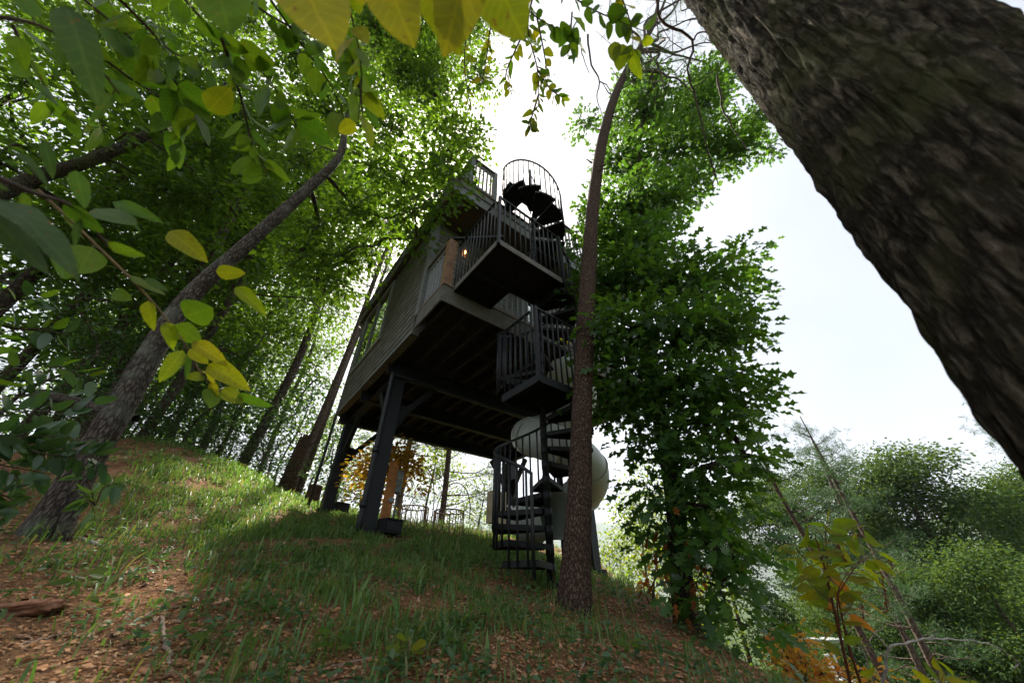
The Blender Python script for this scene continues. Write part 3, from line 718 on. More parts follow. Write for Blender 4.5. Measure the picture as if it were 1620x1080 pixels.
# ------------------------------------------------------------------ leaves, crowns, trunks
def T_oval():     # folded, slightly curled leaf of two quads
    return np.array([(0, 0, 0), (.38, .5, .10), (.78, .34, .04), (1, 0, -.10), (.78, -.34, .04), (.38, -.5, .10)]), np.array([(0, 1, 2, 3), (0, 3, 4, 5)])
def T_diamond(): return np.array([(0, 0, 0), (.45, .5, .05), (1, 0, -.04), (.45, -.5, .05)]), np.array([(0, 3, 2, 1)])
def T_oak():      # lobed outline as a strip of quads
    half = [(0, .02), (.16, .10), (.24, .33), (.34, .40), (.40, .17), (.50, .22), (.56, .50), (.66, .52), (.68, .22), (.78, .24), (.86, .38), (.92, .16), (1, .0)]
    V = []
    for x, y in half: V += [(x, y, .14 * y - .10 * x * x), (x, -y, .14 * y - .10 * x * x)]
    # centre line
    n = len(half); C = [(x, 0, -.10 * x * x) for x, y in half]; V = V + C; o = 2 * n
    F = []
    for i in range(n - 1): F.append((o + i, o + i + 1, 2 * i + 2, 2 * i)); F.append((o + i + 1, o + i, 2 * i + 1, 2 * i + 3))
    return np.array(V), np.array(F)
def T_oak_low():  # three-lobed fan of quads for leaves farther off
    return np.array([(0, 0, 0), (.30, .42, .06), (.42, .14, .02), (.68, .52, .05), (.76, .16, 0), (1, 0, -.10), (.76, -.16, 0), (.68, -.52, .05), (.42, -.14, .02), (.30, -.42, .06)]), \
        np.array([(0, 1, 2, 8), (0, 2, 8, 9), (2, 3, 4, 8), (8, 4, 6, 7), (4, 5, 6, 8), (2, 4, 8, 8)])[:5]
SHAPES = {'oval': T_oval(), 'diamond': T_diamond(), 'oak': T_oak(), 'oak_low': T_oak_low()}
def leaves(C, D, N, L, W, shape):
    T, F = SHAPES[shape]; D = unit(D); S = unit(np.cross(N, D)); N = np.cross(D, S)
    L = np.broadcast_to(np.asarray(L, float), (len(C),))[:, None, None]
    V = C[:, None] + L * (T[None, :, 0:1] * D[:, None] + W * T[None, :, 1:2] * S[:, None] + T[None, :, 2:3] * N[:, None])
    k = len(T); G = (F[None] + (np.arange(len(C)) * k)[:, None, None]).reshape(-1, F.shape[1])
    return V.reshape(-1, 3), G
def leaf_field(centres, radii, per, sub, L, r, droop=.35, flat=.75, shell=.55, sig=.5, updraft=.9):
    """positions, directions, normals of leaves that hang in small sprays inside each clump"""
    C = []; D = []; sprays = []
    for c, rad in zip(centres, radii):
        k = max(3, int(per * rad * rad))
        d = unit(r.normal(size=(k, 3))); q = r.random((k, 1)) ** shell
        s = c + d * q * rad * np.array([1, 1, flat]); sprays.append((c, s))
        m = r.integers(max(2, sub // 2), sub + 1, k); idx = np.repeat(np.arange(k), m)
        off = r.normal(size=(len(idx), 3)) * L * np.array([1.6, 1.6, .8]) * (sig / .5)
        C.append(s[idx] + off)
        D.append(unit(off * 1.2 + (s[idx] - c) / rad * .8 * L + r.normal(size=off.shape) * L * .5) - UP * droop)
    C = np.concatenate(C); D = np.concatenate(D)
    N = UP * updraft + r.normal(size=C.shape) * .55
    return C, D, N, sprays
def trunk_arr(path, rad, n=14, amp=.06, freq=3.0, seed=0, k=6):
    P = spline(path, k); t = np.linspace(0, 1, len(P)); R = np.interp(t, np.linspace(0, 1, len(rad)), rad)
    V, F = tube_arr(P, R, n); C = np.repeat(P, n, 0); d = V - C
    q = np.stack([d[:, 0] / .1 * .5, d[:, 1] / .1 * .5, C[:, 2] * freq * .35], 1)
    return C + d * (1 + amp * fbm(q, seed, 2))[:, None], F
def limb_path(a, b, r, sag=.12, k=4):
    a = np.asarray(a, float); b = np.asarray(b, float); L = np.linalg.norm(b - a)
    P = [a + (b - a) * t + r.normal(size=3) * L * .05 * math.sin(math.pi * t) + UP * L * sag * math.sin(math.pi * t) for t in np.linspace(0, 1, k)]
    return np.array(P)
def branching(trunk_pts, cl, r, base=.011, k=5):
    """joins every clump to the nearest wood already grown, so that limbs fork; returns tapered tubes"""
    nodes = [np.asarray(trunk_pts, float)]; owner = [np.full(len(trunk_pts), -1)]; left = list(range(len(cl))); par = {}; paths = {}; order = []
    N = nodes[0]; W = owner[0]
    while left:
        best = None
        for i in left:
            d = cl[i, :3] - N; c = np.linalg.norm(d, axis=1); c = c + .8 * np.maximum(0, -d[:, 2] + .25 * np.hypot(d[:, 0], d[:, 1])) + .12 * (W >= 0)
            j = int(np.argmin(c))
            if best is None or c[j] < best[0]: best = (c[j], i, j)
        _, i, j = best; p = spline(limb_path(N[j], cl[i, :3], r, .07, k), 3); par[i] = int(W[j]); paths[i] = p; order.append(i); left.remove(i)
        N = np.vstack([N, p[2:]]); W = np.concatenate([W, np.full(len(p) - 2, i)])
    w = {i: 1.0 for i in order}
    for i in reversed(order):
        if par[i] >= 0: w[par[i]] += w[i]
    return [tube_arr(paths[i], np.linspace(base * w[i] ** .5, max(.006, base * max(.3, w[i] - 1) ** .5 * .7), len(paths[i])), 6) for i in order]
def shift(parts, o): return [(v - o, f) for v, f in parts]

def grow(root, trunk_path, trunk_r, clumps, bark, leafmat, L, W, shape, per, sub, seed, limb_r=.04, twigs=True, n=12, amp=.06, droop=.35, flat=.75, sig=.5, attach=(.35, 1.0), extra=None, updraft=.9):
    """trunk, limbs and crown as parts of root; everything is given in world coordinates"""
    r = np.random.default_rng(seed); o = np.array(root.location)
    tp = np.asarray(trunk_path, float)
    joined('trunk', shift([trunk_arr(tp, trunk_r, n, amp, 3, seed)], o), bark, root)
    if not len(clumps): return
    clumps = np.asarray(clumps, float); dense = spline(tp, 8); lo = int(len(dense) * attach[0]); hi = max(lo + 1, int(len(dense) * attach[1]))
    tw = []
    C, D, N, sprays = leaf_field(clumps[:, :3], clumps[:, 3], per, sub, L, r, droop, flat, .55, sig, updraft)
    for t in branching(dense[lo:hi], clumps, r, limb_r * .28): joined('limb', shift([t], o), bark, root)
    for (c, s) in sprays:
        if twigs:
            for q in s[::2]: tw.append(tube_arr(limb_path(c, q, r, .0, 3), [.009, .006, .003], 3))
    joined('twigs', shift(tw, o), bark, root)['kind'] = 'stuff'
    V, F = leaves(C - o, D, N, L * r.uniform(.5, 1.35, len(C)), W, shape)
    me = arr_mesh('crown', V, F); me.materials.append(leafmat)
    cr = link(bpy.data.objects.new('crown', me), root); cr['kind'] = 'stuff'
    if extra is not None: extra(C, D, N, o, cr)
    return cr
def px(lst):   # clumps written as (u, v, world Y, radius in pixels) -> x, y, z, radius in metres
    out = []
    for u, v, Y, rp in lst:
        p = at_y(u, v, Y); dep = p[1] * CP + p[2] * SP; out.append((*p, rp * dep / FPX))
    return out

# ---- the thick leaning hardwood on the left, its crown over the clearing
def tree_left():
    base = at_y(62, 850, 3.6); base[2] = hz(base[0], base[1])
    root = thing('hardwood_tree', 'thick grey furrowed trunk leaning from the left slope, its crown arching over the clearing', 'tree', tuple(base))
    tp = [base - UP * .25, base + (at_y(100, 790, 3.6) - base) * .9] + [at_y(u, v, Y) for u, v, Y in ((180, 660, 3.62), (290, 482, 3.65), (392, 385, 3.7), (490, 296, 3.8), (538, 245, 3.85), (548, 190, 3.9), (575, 120, 3.9), (600, 60, 3.9))]
    cl = px([(600, 60, 3.9, 60), (640, 120, 4.2, 55), (560, 130, 3.8, 50), (690, 150, 4.4, 50), (620, 200, 4.4, 50), (700, 60, 4.2, 55), (735, 225, 4.6, 32), (690, 262, 4.5, 40), (640, 290, 4.6, 42), (590, 260, 4.4, 42),
             (560, 330, 4.8, 42), (610, 345, 4.8, 34), (660, 340, 4.7, 28), (505, 360, 5.0, 40), (540, 405, 5.2, 34), (470, 400, 5.2, 36), (500, 440, 5.4, 26), (545, 455, 5.4, 22), (520, 180, 4.0, 45), (470, 90, 3.7, 50),
             (440, 180, 3.8, 45), (740, 30, 4.2, 45), (760, 120, 4.4, 30), (745, 215, 3.9, 24), (715, 250, 3.8, 30), (690, 310, 3.8, 26), (722, 290, 3.75, 16), (700, 200, 3.9, 36), (655, 330, 4.0, 30), (640, 60, 4.0, 50), (680, 110, 4.2, 44), (660, 375, 4.6, 22), (705, 300, 4.4, 22), (575, 390, 4.9, 24), (480, 250, 4.2, 36), (580, 20, 3.7, 50), (420, 300, 4.6, 36), (450, 340, 5.0, 32), (730, 275, 4.3, 18)])
    grow(root, tp, [.19, .138, .13, .112, .10, .088, .075, .06, .045, .025], cl, M['bark_grey'], M['leaf_canopy'], .125, .58, 'oval', 150, 15, 21, .05, n=28, amp=.055, droop=.45, sig=.55, attach=(.55, 1))
    # sucker stem at its foot
    b = at_y(95, 838, 3.55); o = np.array(root.location)
    joined('stem', shift([trunk_arr([(b[0] + .1, b[1], hz(b[0] + .1, b[1]) - .1), at_y(122, 790, 3.6), at_y(150, 735, 3.65)], [.07, .055, .035], 10, .05, 3, 3)], o), M['bark_grey'], root)
tree_left()

def tree_upper_left():
    b = np.array([-8.8, 4.6, 0]); b[2] = hz(b[0], b[1])
    root = thing('hardwood_tree', 'dark tree at the far left whose limbs slant across the upper left sky', 'tree', tuple(b))
    tp = [b - UP * .3, b + (.7, -.2, 1.3), at_y(-90, 370, 3.9), at_y(40, 288, 3.9), at_y(132, 258, 3.9), at_y(215, 222, 3.95), at_y(290, 180, 4.0), at_y(360, 130, 4.0)]
    cl = px([(300, 150, 4.0, 60), (360, 90, 4.0, 60), (250, 60, 3.6, 60), (160, 40, 3.5, 60), (60, 30, 3.4, 60), (40, 130, 3.8, 45), (110, 90, 3.8, 50), (330, 230, 4.4, 50), (260, 300, 4.8, 45), (380, 190, 4.4, 48), (400, 260, 4.8, 40),
             (200, 320, 5.0, 45), (150, 360, 5.2, 45), (90, 330, 5.0, 42), (40, 380, 5.0, 40), (-20, 250, 4.2, 50), (20, 200, 4.6, 34), (330, 310, 5.0, 36), (280, 20, 3.4, 50), (400, 40, 3.6, 50), (-40, 80, 3.5, 60), (180, 130, 4.2, 40), (60, 250, 5.0, 30), (300, 380, 5.5, 34), (120, 420, 6.0, 36)])
    grow(root, tp, [.24, .19, .15, .14, .12, .10, .08, .04], cl, M['bark_dark'], M['leaf_canopy'], .125, .58, 'oval', 120, 14, 22, .05, n=16, droop=.4, sig=.6, attach=(.3, 1))
    o = np.array(root.location)
    p = [at_y(-60, 215, 4.1), at_y(0, 163, 4.1), at_y(70, 130, 4.1), at_y(132, 97, 4.1), at_y(200, 60, 4.1)]
    joined('limb', shift([trunk_arr([tp[2] + (.0, .0, .1)] + p, [.12, .08, .07, .06, .05, .03], 10, .05, 3, 4)], o), M['bark_dark'], root)
tree_upper_left()

# ---- the pine trunk in front of the stair
def pine_front():
    pxs = ((905, 978, 3.9), (911, 900, 3.9), (917, 780, 3.9), (921, 640, 3.88), (927, 500, 3.85), (934, 380, 3.8), (942, 290, 3.75), (957, 205, 3.68), (976, 145, 3.6), (992, 112, 3.55), (1010, 80, 3.5), (1040, 30, 3.5), (1060, -20, 3.5))
    tp = [at_y(*q) for q in pxs]; tp[0][2] = hz(tp[0][0], tp[0][1]); base = tp[0].copy(); tp[0] = tp[0] - UP * .2
    root = thing('pine_tree', 'tall reddish pine trunk standing right in front of the spiral staircase', 'pine tree', tuple(base)); o = np.array(root.location)
    joined('trunk', shift([trunk_arr(tp, [.185, .142, .126, .121, .119, .117, .115, .112, .105, .095, .08, .06, .03], 30, .05, 3, 7, 10)], o), M['bark_pine'], root)
    r = np.random.default_rng(9); limbs = []; ends = []
    for u, v, u2, v2 in ((1005, 85, 1085, 92), (1000, 95, 1070, 118), (1012, 70, 1120, 30), (1020, 60, 1095, 10), (1000, 100, 1100, 150), (1003, 92, 1060, 60), (1015, 75, 960, 20), (1025, 50, 1010, -30), (1008, 82, 1135, 70), (1010, 80, 1050, 140), (1020, 65, 1130, 110), (1030, 45, 1100, -20)):
        a = at_y(u, v, 3.55); b = at_y(u2, v2, 3.2 + r.random() * 1.2); p = spline(limb_path(a, b, r, .02, 6), 3)
        joined('dead_branch', shift([tube_arr(p, np.linspace(.05, .012, len(p)), 6)], o), M['twig'], root); ends.append(p)
        for i in range(4, len(p), 2):
            q = p[i] + r.normal(size=3) * .55; limbs.append(tube_arr(limb_path(p[i], q, r, 0, 4), np.linspace(.016, .005, 4), 4)); ends.append(np.array([q]))
    for u, v, du, dv in ((983, 128, -14, -18), (972, 152, -20, -22), (985, 140, 22, -10), (945, 270, 16, -4), (955, 210, -16, -12), (937, 258, -10, -6), (950, 262, 12, -2), (930, 545, 8, -6), (966, 180, 25, 14)):
        a = at_y(u, v, 3.62); b = at_y(u + du, v + dv, 3.55); joined('branch_stub', shift([tube_arr(limb_path(a, b, r, .05, 4), np.linspace(.022, .006, 4), 5)], o), M['twig'], root)
    joined('twigs', shift(limbs, o), M['twig'], root)['kind'] = 'stuff'
    E = np.concatenate([e[3:] if len(e) > 3 else e for e in ends]); E = E[r.integers(0, len(E), 420)] + r.normal(size=(420, 3)) * .28 + UP * .2
    n = 26; C = np.repeat(E, n, 0); D = r.normal(size=C.shape) + UP * .1
    V, F = leaves(C - o, D, r.normal(size=C.shape), .16 * r.uniform(.7, 1.2, len(C)), .03, 'diamond')
    me = arr_mesh('needles', V, F); me.materials.append(M['needle']); tag(link(bpy.data.objects.new('needles', me), root), kind='stuff')
pine_front()

# ---- the young oak right of the pine, leafed to the ground
def oak():
    pxs = ((1083, 985, 4.4), (1076, 900, 4.4), (1068, 800, 4.42), (1052, 700, 4.45), (1040, 640, 4.5), (1030, 560, 4.5), (1022, 460, 4.5), (1015, 360, 4.5), (1012, 280, 4.5), (1015, 200, 4.5), (1040, 120, 4.5))
    tp = [at_y(*q) for q in pxs]; tp[0][2] = hz(tp[0][0], tp[0][1]) ; base = tp[0].copy(); tp[0] = tp[0] - UP * .2
    root = thing('oak_tree', 'young oak with lobed leaves down to the bank edge, right of the reddish pine', 'oak tree', tuple(base))
    A = [(1020, 180, 4.6, 55), (1060, 240, 4.6, 55), (980, 250, 4.6, 40), (1100, 170, 4.6, 50), (1000, 330, 4.5, 60), (1050, 320, 4.6, 50), (960, 380, 4.6, 40), (1090, 290, 4.5, 35), (1130, 230, 4.5, 40), (1010, 130, 4.8, 35),
         (1000, 430, 4.4, 60), (1060, 450, 4.0, 60), (960, 450, 4.4, 45), (1110, 450, 4.0, 43), (1147, 440, 4.1, 34), (1169, 410, 4.2, 22), (1176, 470, 4.2, 24), (1000, 520, 3.8, 60), (1080, 520, 3.7, 65), (1132, 520, 3.8, 47), (1169, 530, 4.0, 30),
         (960, 530, 3.9, 32), (1000, 600, 4.0, 60), (1070, 600, 3.8, 60), (1124, 600, 3.8, 45), (1169, 600, 4.0, 30), (1180, 640, 4.0, 30), (985, 650, 4.3, 45), (1095, 670, 3.9, 52), (1147, 670, 3.9, 39),
         (1045, 700, 4.1, 48), (1110, 740, 3.9, 43), (1154, 730, 3.9, 34), (1040, 770, 4.2, 38), (1095, 800, 4.0, 41), (1139, 800, 3.9, 38), (1030, 830, 4.3, 26), (1060, 860, 4.3, 26), (1117, 860, 3.9, 41), (1150, 870, 3.8, 33), (1102, 920, 4.0, 31),
         (1139, 930, 3.8, 31), (1158, 980, 3.7, 22), (1184, 990, 3.6, 15), (1172, 900, 3.8, 21), (1187, 720, 3.9, 19), (930, 470, 4.3, 22), (1015, 385, 4.4, 50), (930, 400, 4.6, 22), (925, 200, 4.8, 18), (940, 330, 4.7, 24), (1190, 190, 4.6, 30), (1165, 240, 4.6, 30), (1120, 130, 4.8, 40), (1215, 235, 4.6, 16)]
    picked = {}
    def heroes(C, D, N, o, cr): picked['a'] = (C, D, N, o)
    # crown without the 300 leaves that show largest: those are objects
    r = np.random.default_rng(31); cl = np.array(px(A)); o = np.array(root.location)
    joined('trunk', shift([trunk_arr(tp, [.135, .115, .105, .10, .095, .085, .075, .065, .05, .035, .015], 18, .06, 3, 31)], o), M['bark_oak'], root)
    C, D, N, sprays = leaf_field(cl[:, :3], cl[:, 3], 250, 10, .15, r, .35, .8, .5, .34, .8)
    dense = spline(tp, 8); limbs = []
    for t in branching(dense[12:], cl, r, .010): joined('limb', shift([t], o), M['bark_oak'], root)
    for c, s in sprays:
        for q in s[::2]: limbs.append(tube_arr(limb_path(c, q, r, 0, 3), [.007, .005, .003], 3))
    joined('twigs', shift(limbs, o), M['bark_oak'], root)['kind'] = 'stuff'
    L = .155 * r.uniform(.7, 1.25, len(C)); dep = C[:, 1] * CP + C[:, 2] * SP
    order = np.argsort(-(L / dep)); big = order[:296]; small = order[296:]
    V, F = leaves(C[small] - o, D[small], N[small], L[small], .62, 'oak_low')
    me = arr_mesh('foliage', V, F); me.materials.append(M['leaf_oak']); tag(link(bpy.data.objects.new('foliage', me), root), kind='stuff')
    T, F = SHAPES['oak']; lm = arr_mesh('leaf', T * np.array([1, .62, 1]), F, True); lm.materials.append(M['leaf_oak'])
    for i in big:
        d = unit(D[i]); s = unit(np.cross(N[i], d)); n = np.cross(d, s); q = C[i] - o
        inst('leaf', lm, root, Matrix([[d[k] * L[i], s[k] * L[i], n[k] * L[i], q[k]] for k in range(3)] + [[0, 0, 0, 1]]))
    # dead rusty leaves low on the stem
    c2 = np.array(px([(1085, 880, 4.25, 22), (1090, 920, 4.2, 24), (1078, 940, 4.25, 14), (1050, 845, 4.3, 10)]))
    C, D, N, _ = leaf_field(c2[:, :3], c2[:, 3], 160, 6, .12, r, 1.2)
    V, F = leaves(C - o, D, N, .13, .55, 'oak_low'); me = arr_mesh('dead_leaves', V, F); me.materials.append(M['leaf_rust']); tag(link(bpy.data.objects.new('dead_leaves', me), root), kind='stuff')
oak()

# ---- the massive trunk beside the camera
def trunk_near():
    b = np.array([.942, .484, 0]); b[2] = hz(b[0], b[1])
    root = thing('hardwood_tree', 'massive dark mossy trunk close by, filling the upper right corner', 'tree', tuple(b)); o = np.array(root.location)
    P = np.array([b + np.array([.022 * q, -.055 * q, q]) for q in (-.3, .25, 1.2, 2.4, 4.0, 7.0, 11.0)])
    S = spline(P, 90); t = np.linspace(0, 1, len(S)); R = np.interp(t, np.linspace(0, 1, 7), [.28, .205, .187, .187, .18, .14, .08])
    n = 220; V, F = tube_arr(S, R, n); C = np.repeat(S, n, 0); d = V - C; du = unit(d)
    q = np.stack([du[:, 0] * 3.2, du[:, 1] * 3.2, C[:, 2] * 2.0], 1)
    q2 = q * np.array([4.2, 4.2, 2.0]); w = fbm(q, 40, 3)
    ridge = 1 - np.abs(vnoise(q2 + w[:, None] * .8, 41)) * 1.6; fine = fbm(q2 * 3, 43, 3)
    V = C + d * (1 + .075 * ridge + .05 * fine + .008 * w)[:, None]
    joined('trunk', [(V - o, F)], M['bark_dark'], root)
    r = np.random.default_rng(3); top = P[-2]; limbs = []
    for k in range(5):
        a = S[int((len(S) - 1) * (.8 + .04 * k))]; e = a + np.array([1.5 * math.cos(k * 1.9 + 3.6), 1.5 * math.sin(k * 1.9 + 3.6), 1.6]); joined('limb', shift([tube_arr(spline(limb_path(a, e, r, .1, 5), 3), np.linspace(.07, .02, 13), 7)], o), M['bark_dark'], root)
trunk_near()

# ------------------------------------------------------------------ forest trees
def proto_mesh_dec(seed, Hh, r0, bushy, leaf, per, sub, nclump, uplift=.9, big=1.0):
    r = np.random.default_rng(seed)
    tp = np.array([(0, 0, -.4), (0, 0, .3), (.08 * r.normal(), .08 * r.normal(), Hh * .3), (.15 * r.normal(), .15 * r.normal(), Hh * .6), (.25 * r.normal(), .25 * r.normal(), Hh * .85), (0, 0, Hh * .97)])
    tr = trunk_arr(tp, [r0 * 1.5, r0 * 1.08, r0 * .9, r0 * .65, r0 * .35, .02], 10, .06, 3, seed)
    z = Hh * (bushy + (1 - bushy) * r.random(nclump) ** .9); f = (z / Hh - bushy) / (1 - bushy)
    wid = Hh * .24 * np.sin(np.pi * np.clip(.14 + .80 * f, 0, 1)); a = r.random(nclump) * 6.28 + np.arange(nclump) * 2.4
    rad = Hh * (.050 + .035 * r.random(nclump)) * big; q = np.sqrt(r.random(nclump))
    cl = np.stack([wid * q * np.cos(a), wid * q * np.sin(a), z, rad], 1); dense = spline(tp, 8); limbs = []
    C, D, N, sp = leaf_field(cl[:, :3], cl[:, 3], per, sub, leaf, r, .35, .66, .38 if big > 1 else .5, .75, uplift)
    limbs = branching(dense[8:], cl, r, .014 * Hh / 14 + .004, 4)
    cr = leaves(C, D, N, leaf * r.uniform(.7, 1.3, len(C)), .55, 'diamond')
    return tr, limbs, cr
def proto_mesh_pine(seed, Hh, r0, per=34, start=.22):
    r = np.random.default_rng(seed)
    tp = np.array([(0, 0, -.4), (0, 0, .3), (.12 * r.normal(), .12 * r.normal(), Hh * .35), (.2 * r.normal(), .2 * r.normal(), Hh * .7), (0, 0, Hh)])
    tr = trunk_arr(tp, [r0 * 1.4, r0 * 1.05, r0 * .9, r0 * .6, .02], 9, .06, 3, seed); limbs = []; E = []
    dense = spline(tp, 10)
    nl = 26 if start > .5 else 44
    for k in range(nl):
        f = start + (.98 - start) * (k / nl); a = r.random() * 6.28; i = int(f * (len(dense) - 1)); p = dense[i]; ln = (1.0 + 1.6 * r.random()) * (1.15 - .8 * max(0, f - .55) / .45); bare = f < start + .23 and r.random() < .6
        e = p + np.array([math.cos(a) * ln, math.sin(a) * ln, .25 + .3 * r.random()]); q = spline(limb_path(p, e, r, -.04, 4), 3); limbs.append(tube_arr(q, np.linspace(.03, .007, len(q)), 4))
        if not bare:
            for j in range(4, len(q)):
                for _ in range(4): E.append(q[j] + r.normal(size=3) * np.array([.28, .28, .13]))
        else:
            for j in range(4, len(q), 2): limbs.append(tube_arr(limb_path(q[j], q[j] + r.normal(size=3) * .3, r, 0, 3), [.008, .006, .003], 3))
    E = np.array(E); C = np.repeat(E, per // 2, 0); C = C + r.normal(size=C.shape) * .06; D = r.normal(size=C.shape) + UP * .3
    cr = leaves(C, D, r.normal(size=C.shape), .17 * r.uniform(.7, 1.2, len(C)), .10, 'diamond')
    return tr, limbs, cr
PROTO = {}
def proto(key):
    if key in PROTO: return PROTO[key]
    kind, seed = key
    if kind == 'tall': a = proto_mesh_dec(seed, 14.0, .13, .70 if seed == 13 else .20, .17, 22, 15, 20 if seed == 13 else 46); bark, leaf = M['bark_forest'], M['leaf_canopy']
    elif kind == 'bushy': a = proto_mesh_dec(seed, 14.0, .17, .12, .145, 42, 26, 36, .55, 1.4); bark, leaf = M['bark_forest'], M['leaf_far']
    elif kind == 'light': a = proto_mesh_dec(seed, 12.0, .12, .15, .22, 12, 14, 52); bark, leaf = M['bark_forest'], M['leaf_lime']
    elif kind == 'sapling': a = proto_mesh_dec(seed, 4.2, .035, .12, .12, 60, 9, 30); bark, leaf = M['bark_forest'], M['leaf_under']
    else: a = proto_mesh_pine(seed, 14.0, .13, 34, .62 if seed == 7 else .22); bark, leaf = M['bark_forest'], M['needle']
    tr, limbs, cr = a; out = []
    for nm, prt, mt, sm in (('trunk', [tr], bark, True), ('limbs', limbs, bark, True), ('crown', [cr], leaf, False)):
        V = []; F = []; n = 0
        for v, f in prt: V.append(v); F.append(np.asarray(f) + n); n += len(v)
        me = arr_mesh(nm, np.concatenate(V), np.concatenate(F), sm); me.materials.append(mt); out.append((nm, me))
    PROTO[key] = out; return out
def place(kind, seed, u, Y, top_v=None, Hh=None, label='', group='', rz=0.0, name=None, lean=(0, 0), cat='tree', wide=1.0, zoff=0.0):
    X = Y * ((u - 810) / FPX) / .98; z = hz(X, Y) + zoff
    if top_v is not None: r = ray(u, top_v); top = r[2] / r[1] * Y; Hh = max(2.0, top - z)
    full = {'tall': 14.0, 'bushy': 14.0, 'light': 12.0, 'sapling': 4.2, 'pine': 14.0}[kind]
    root = thing(name or {'tall': 'forest_tree', 'bushy': 'leafy_tree', 'light': 'leafy_tree', 'sapling': 'sapling', 'pine': 'pine_tree'}[kind], label, cat, (X, Y, z), rz, group)
    s = Hh / full; w = wide * s ** .5
    root.scale = (w, w, s); root.rotation_euler = (lean[0], lean[1], rz)
    for nm, me in proto((kind, seed)):
        o = inst(nm, me, root)
        if nm != 'trunk': o['kind'] = 'stuff'
    return root

G1 = 'trees of the wood on the upper slope'
for i, (sd, u, Y, h, w, lab) in enumerate((
    (1, -260, 6.0, 13, 1.3, 'forest tree beyond the left edge, only its outer leaves showing at mid height'),
    (2, -90, 7.6, 13, 1.1, 'forest tree half cut by the left edge below the slanting dark limb'),
    (3, 20, 7.9, 14, 1.0, 'dark-stemmed forest tree standing at the far left behind the glossy understory'),
    (1, 66, 9.4, 14, .7, 'very thin grey stem nearest the left edge among the slim grey trunks'),
    (4, 100, 8.9, 14, .75, 'thin grey stem, second of the slim trunks from the left edge'),
    (2, 128, 7.0, 15, 1.15, 'thick red-brown forest trunk left of the leaning grey hardwood'),
    (3, 176, 12.5, 15, .9, 'dim forest trunk seen between the red-brown trunk and the leaning hardwood'),
    (4, 222, 8.6, 14, .95, 'dark trunk standing close behind the leaning grey hardwood'),
    (1, 262, 12.0, 14, .85, 'forest tree just right of the leaning hardwood, its stem in shade'),
    (13, 330, 13.0, 17, .9, 'slim forest tree at the top of the grass, left of the dark forked pair'),
    (3, 352, 17.0, 15, .9, 'distant hazy forest tree above the grass brow'),
    (13, 398, 11.8, 17, 1.15, 'stout dark forest trunk rising from the grass brow left of the snag'),
    (1, 432, 16.0, 14, .9, 'pale distant tree behind the snag'),
    (2, 300, 20.0, 16, 1.1, 'farthest tree of the upper wood, thin and pale above the brow'),
    (3, 150, 17.0, 16, 1.1, 'distant tree deep in the left wood, mostly leaves'),
    (4, 30, 14.0, 16, 1.2, 'broad distant tree behind the slim grey trunks'))):
    place('tall', sd, u, Y, Hh=h, label=lab, group=G1, rz=i * 1.3, wide=w)
for i, (sd, u, Y, h, lx, ly, w, lab) in enumerate((
    (7, 486, 11.6, 15, .05, .10, .9, 'slender leaning pine right behind the broken snag, left of the pair'),
    (7, 498, 11.9, 15, .04, .02, .75, 'slender pine with orange bark, right of the pair beside the house corner'))):
    place('pine', sd, u, Y, Hh=h, label=lab, group='pines left of the house', rz=i * 2.0, lean=(lx, ly), wide=w)
GB = 'pines seen under the house'
for i, (sd, u, Y, h, ly, lab) in enumerate((
    (5, 614, 15.0, 12, .0, 'thin straight pine seen under the house right of the golden shrub'),
    (6, 648, 13.6, 12, .16, 'leaning pine seen under the house behind the left wire chair'),
    (5, 712, 14.2, 12, .05, 'upright pine seen under the house behind the right wire chair'),
    (6, 790, 17.5, 9, -.03, 'small pine seen between the house underside and the stair'))):
    place('pine', sd, u, Y, Hh=h, label=lab, group=GB, rz=i * 1.1 + .5, lean=(0, ly), wide=.95)
for i, (k, sd, u, Y, tv, w, lab) in enumerate((
    ('light', 8, 560, 18, 620, 1.0, 'pale green tree seen between the two left stilts'),
    ('light', 9, 690, 22, 700, 1.0, 'feathery pale tree far beyond the wire chairs'),
    ('light', 8, 760, 20, 745, .9, 'low pale tree beyond the grass brow, left of the stair'),
    ('light', 9, 985, 21, 790, .9, 'bright green tree in the gap between the reddish pine and the oak'),
    ('light', 8, 1015, 26, 735, 1.0, 'taller bright green tree just left of the oak stem'),
    ('light', 9, 940, 28, 860, .9, 'low bright tree behind the rear right stilt'),
    ('bushy', 10, 1085, 30, 790, 1.0, 'hazy green tree straight behind the oak stem'))):
    place(k, sd, u, Y, top_v=tv, label=lab, group='trees beyond the house', rz=i * 1.7, wide=w)
GR = 'trees across the valley on the right'
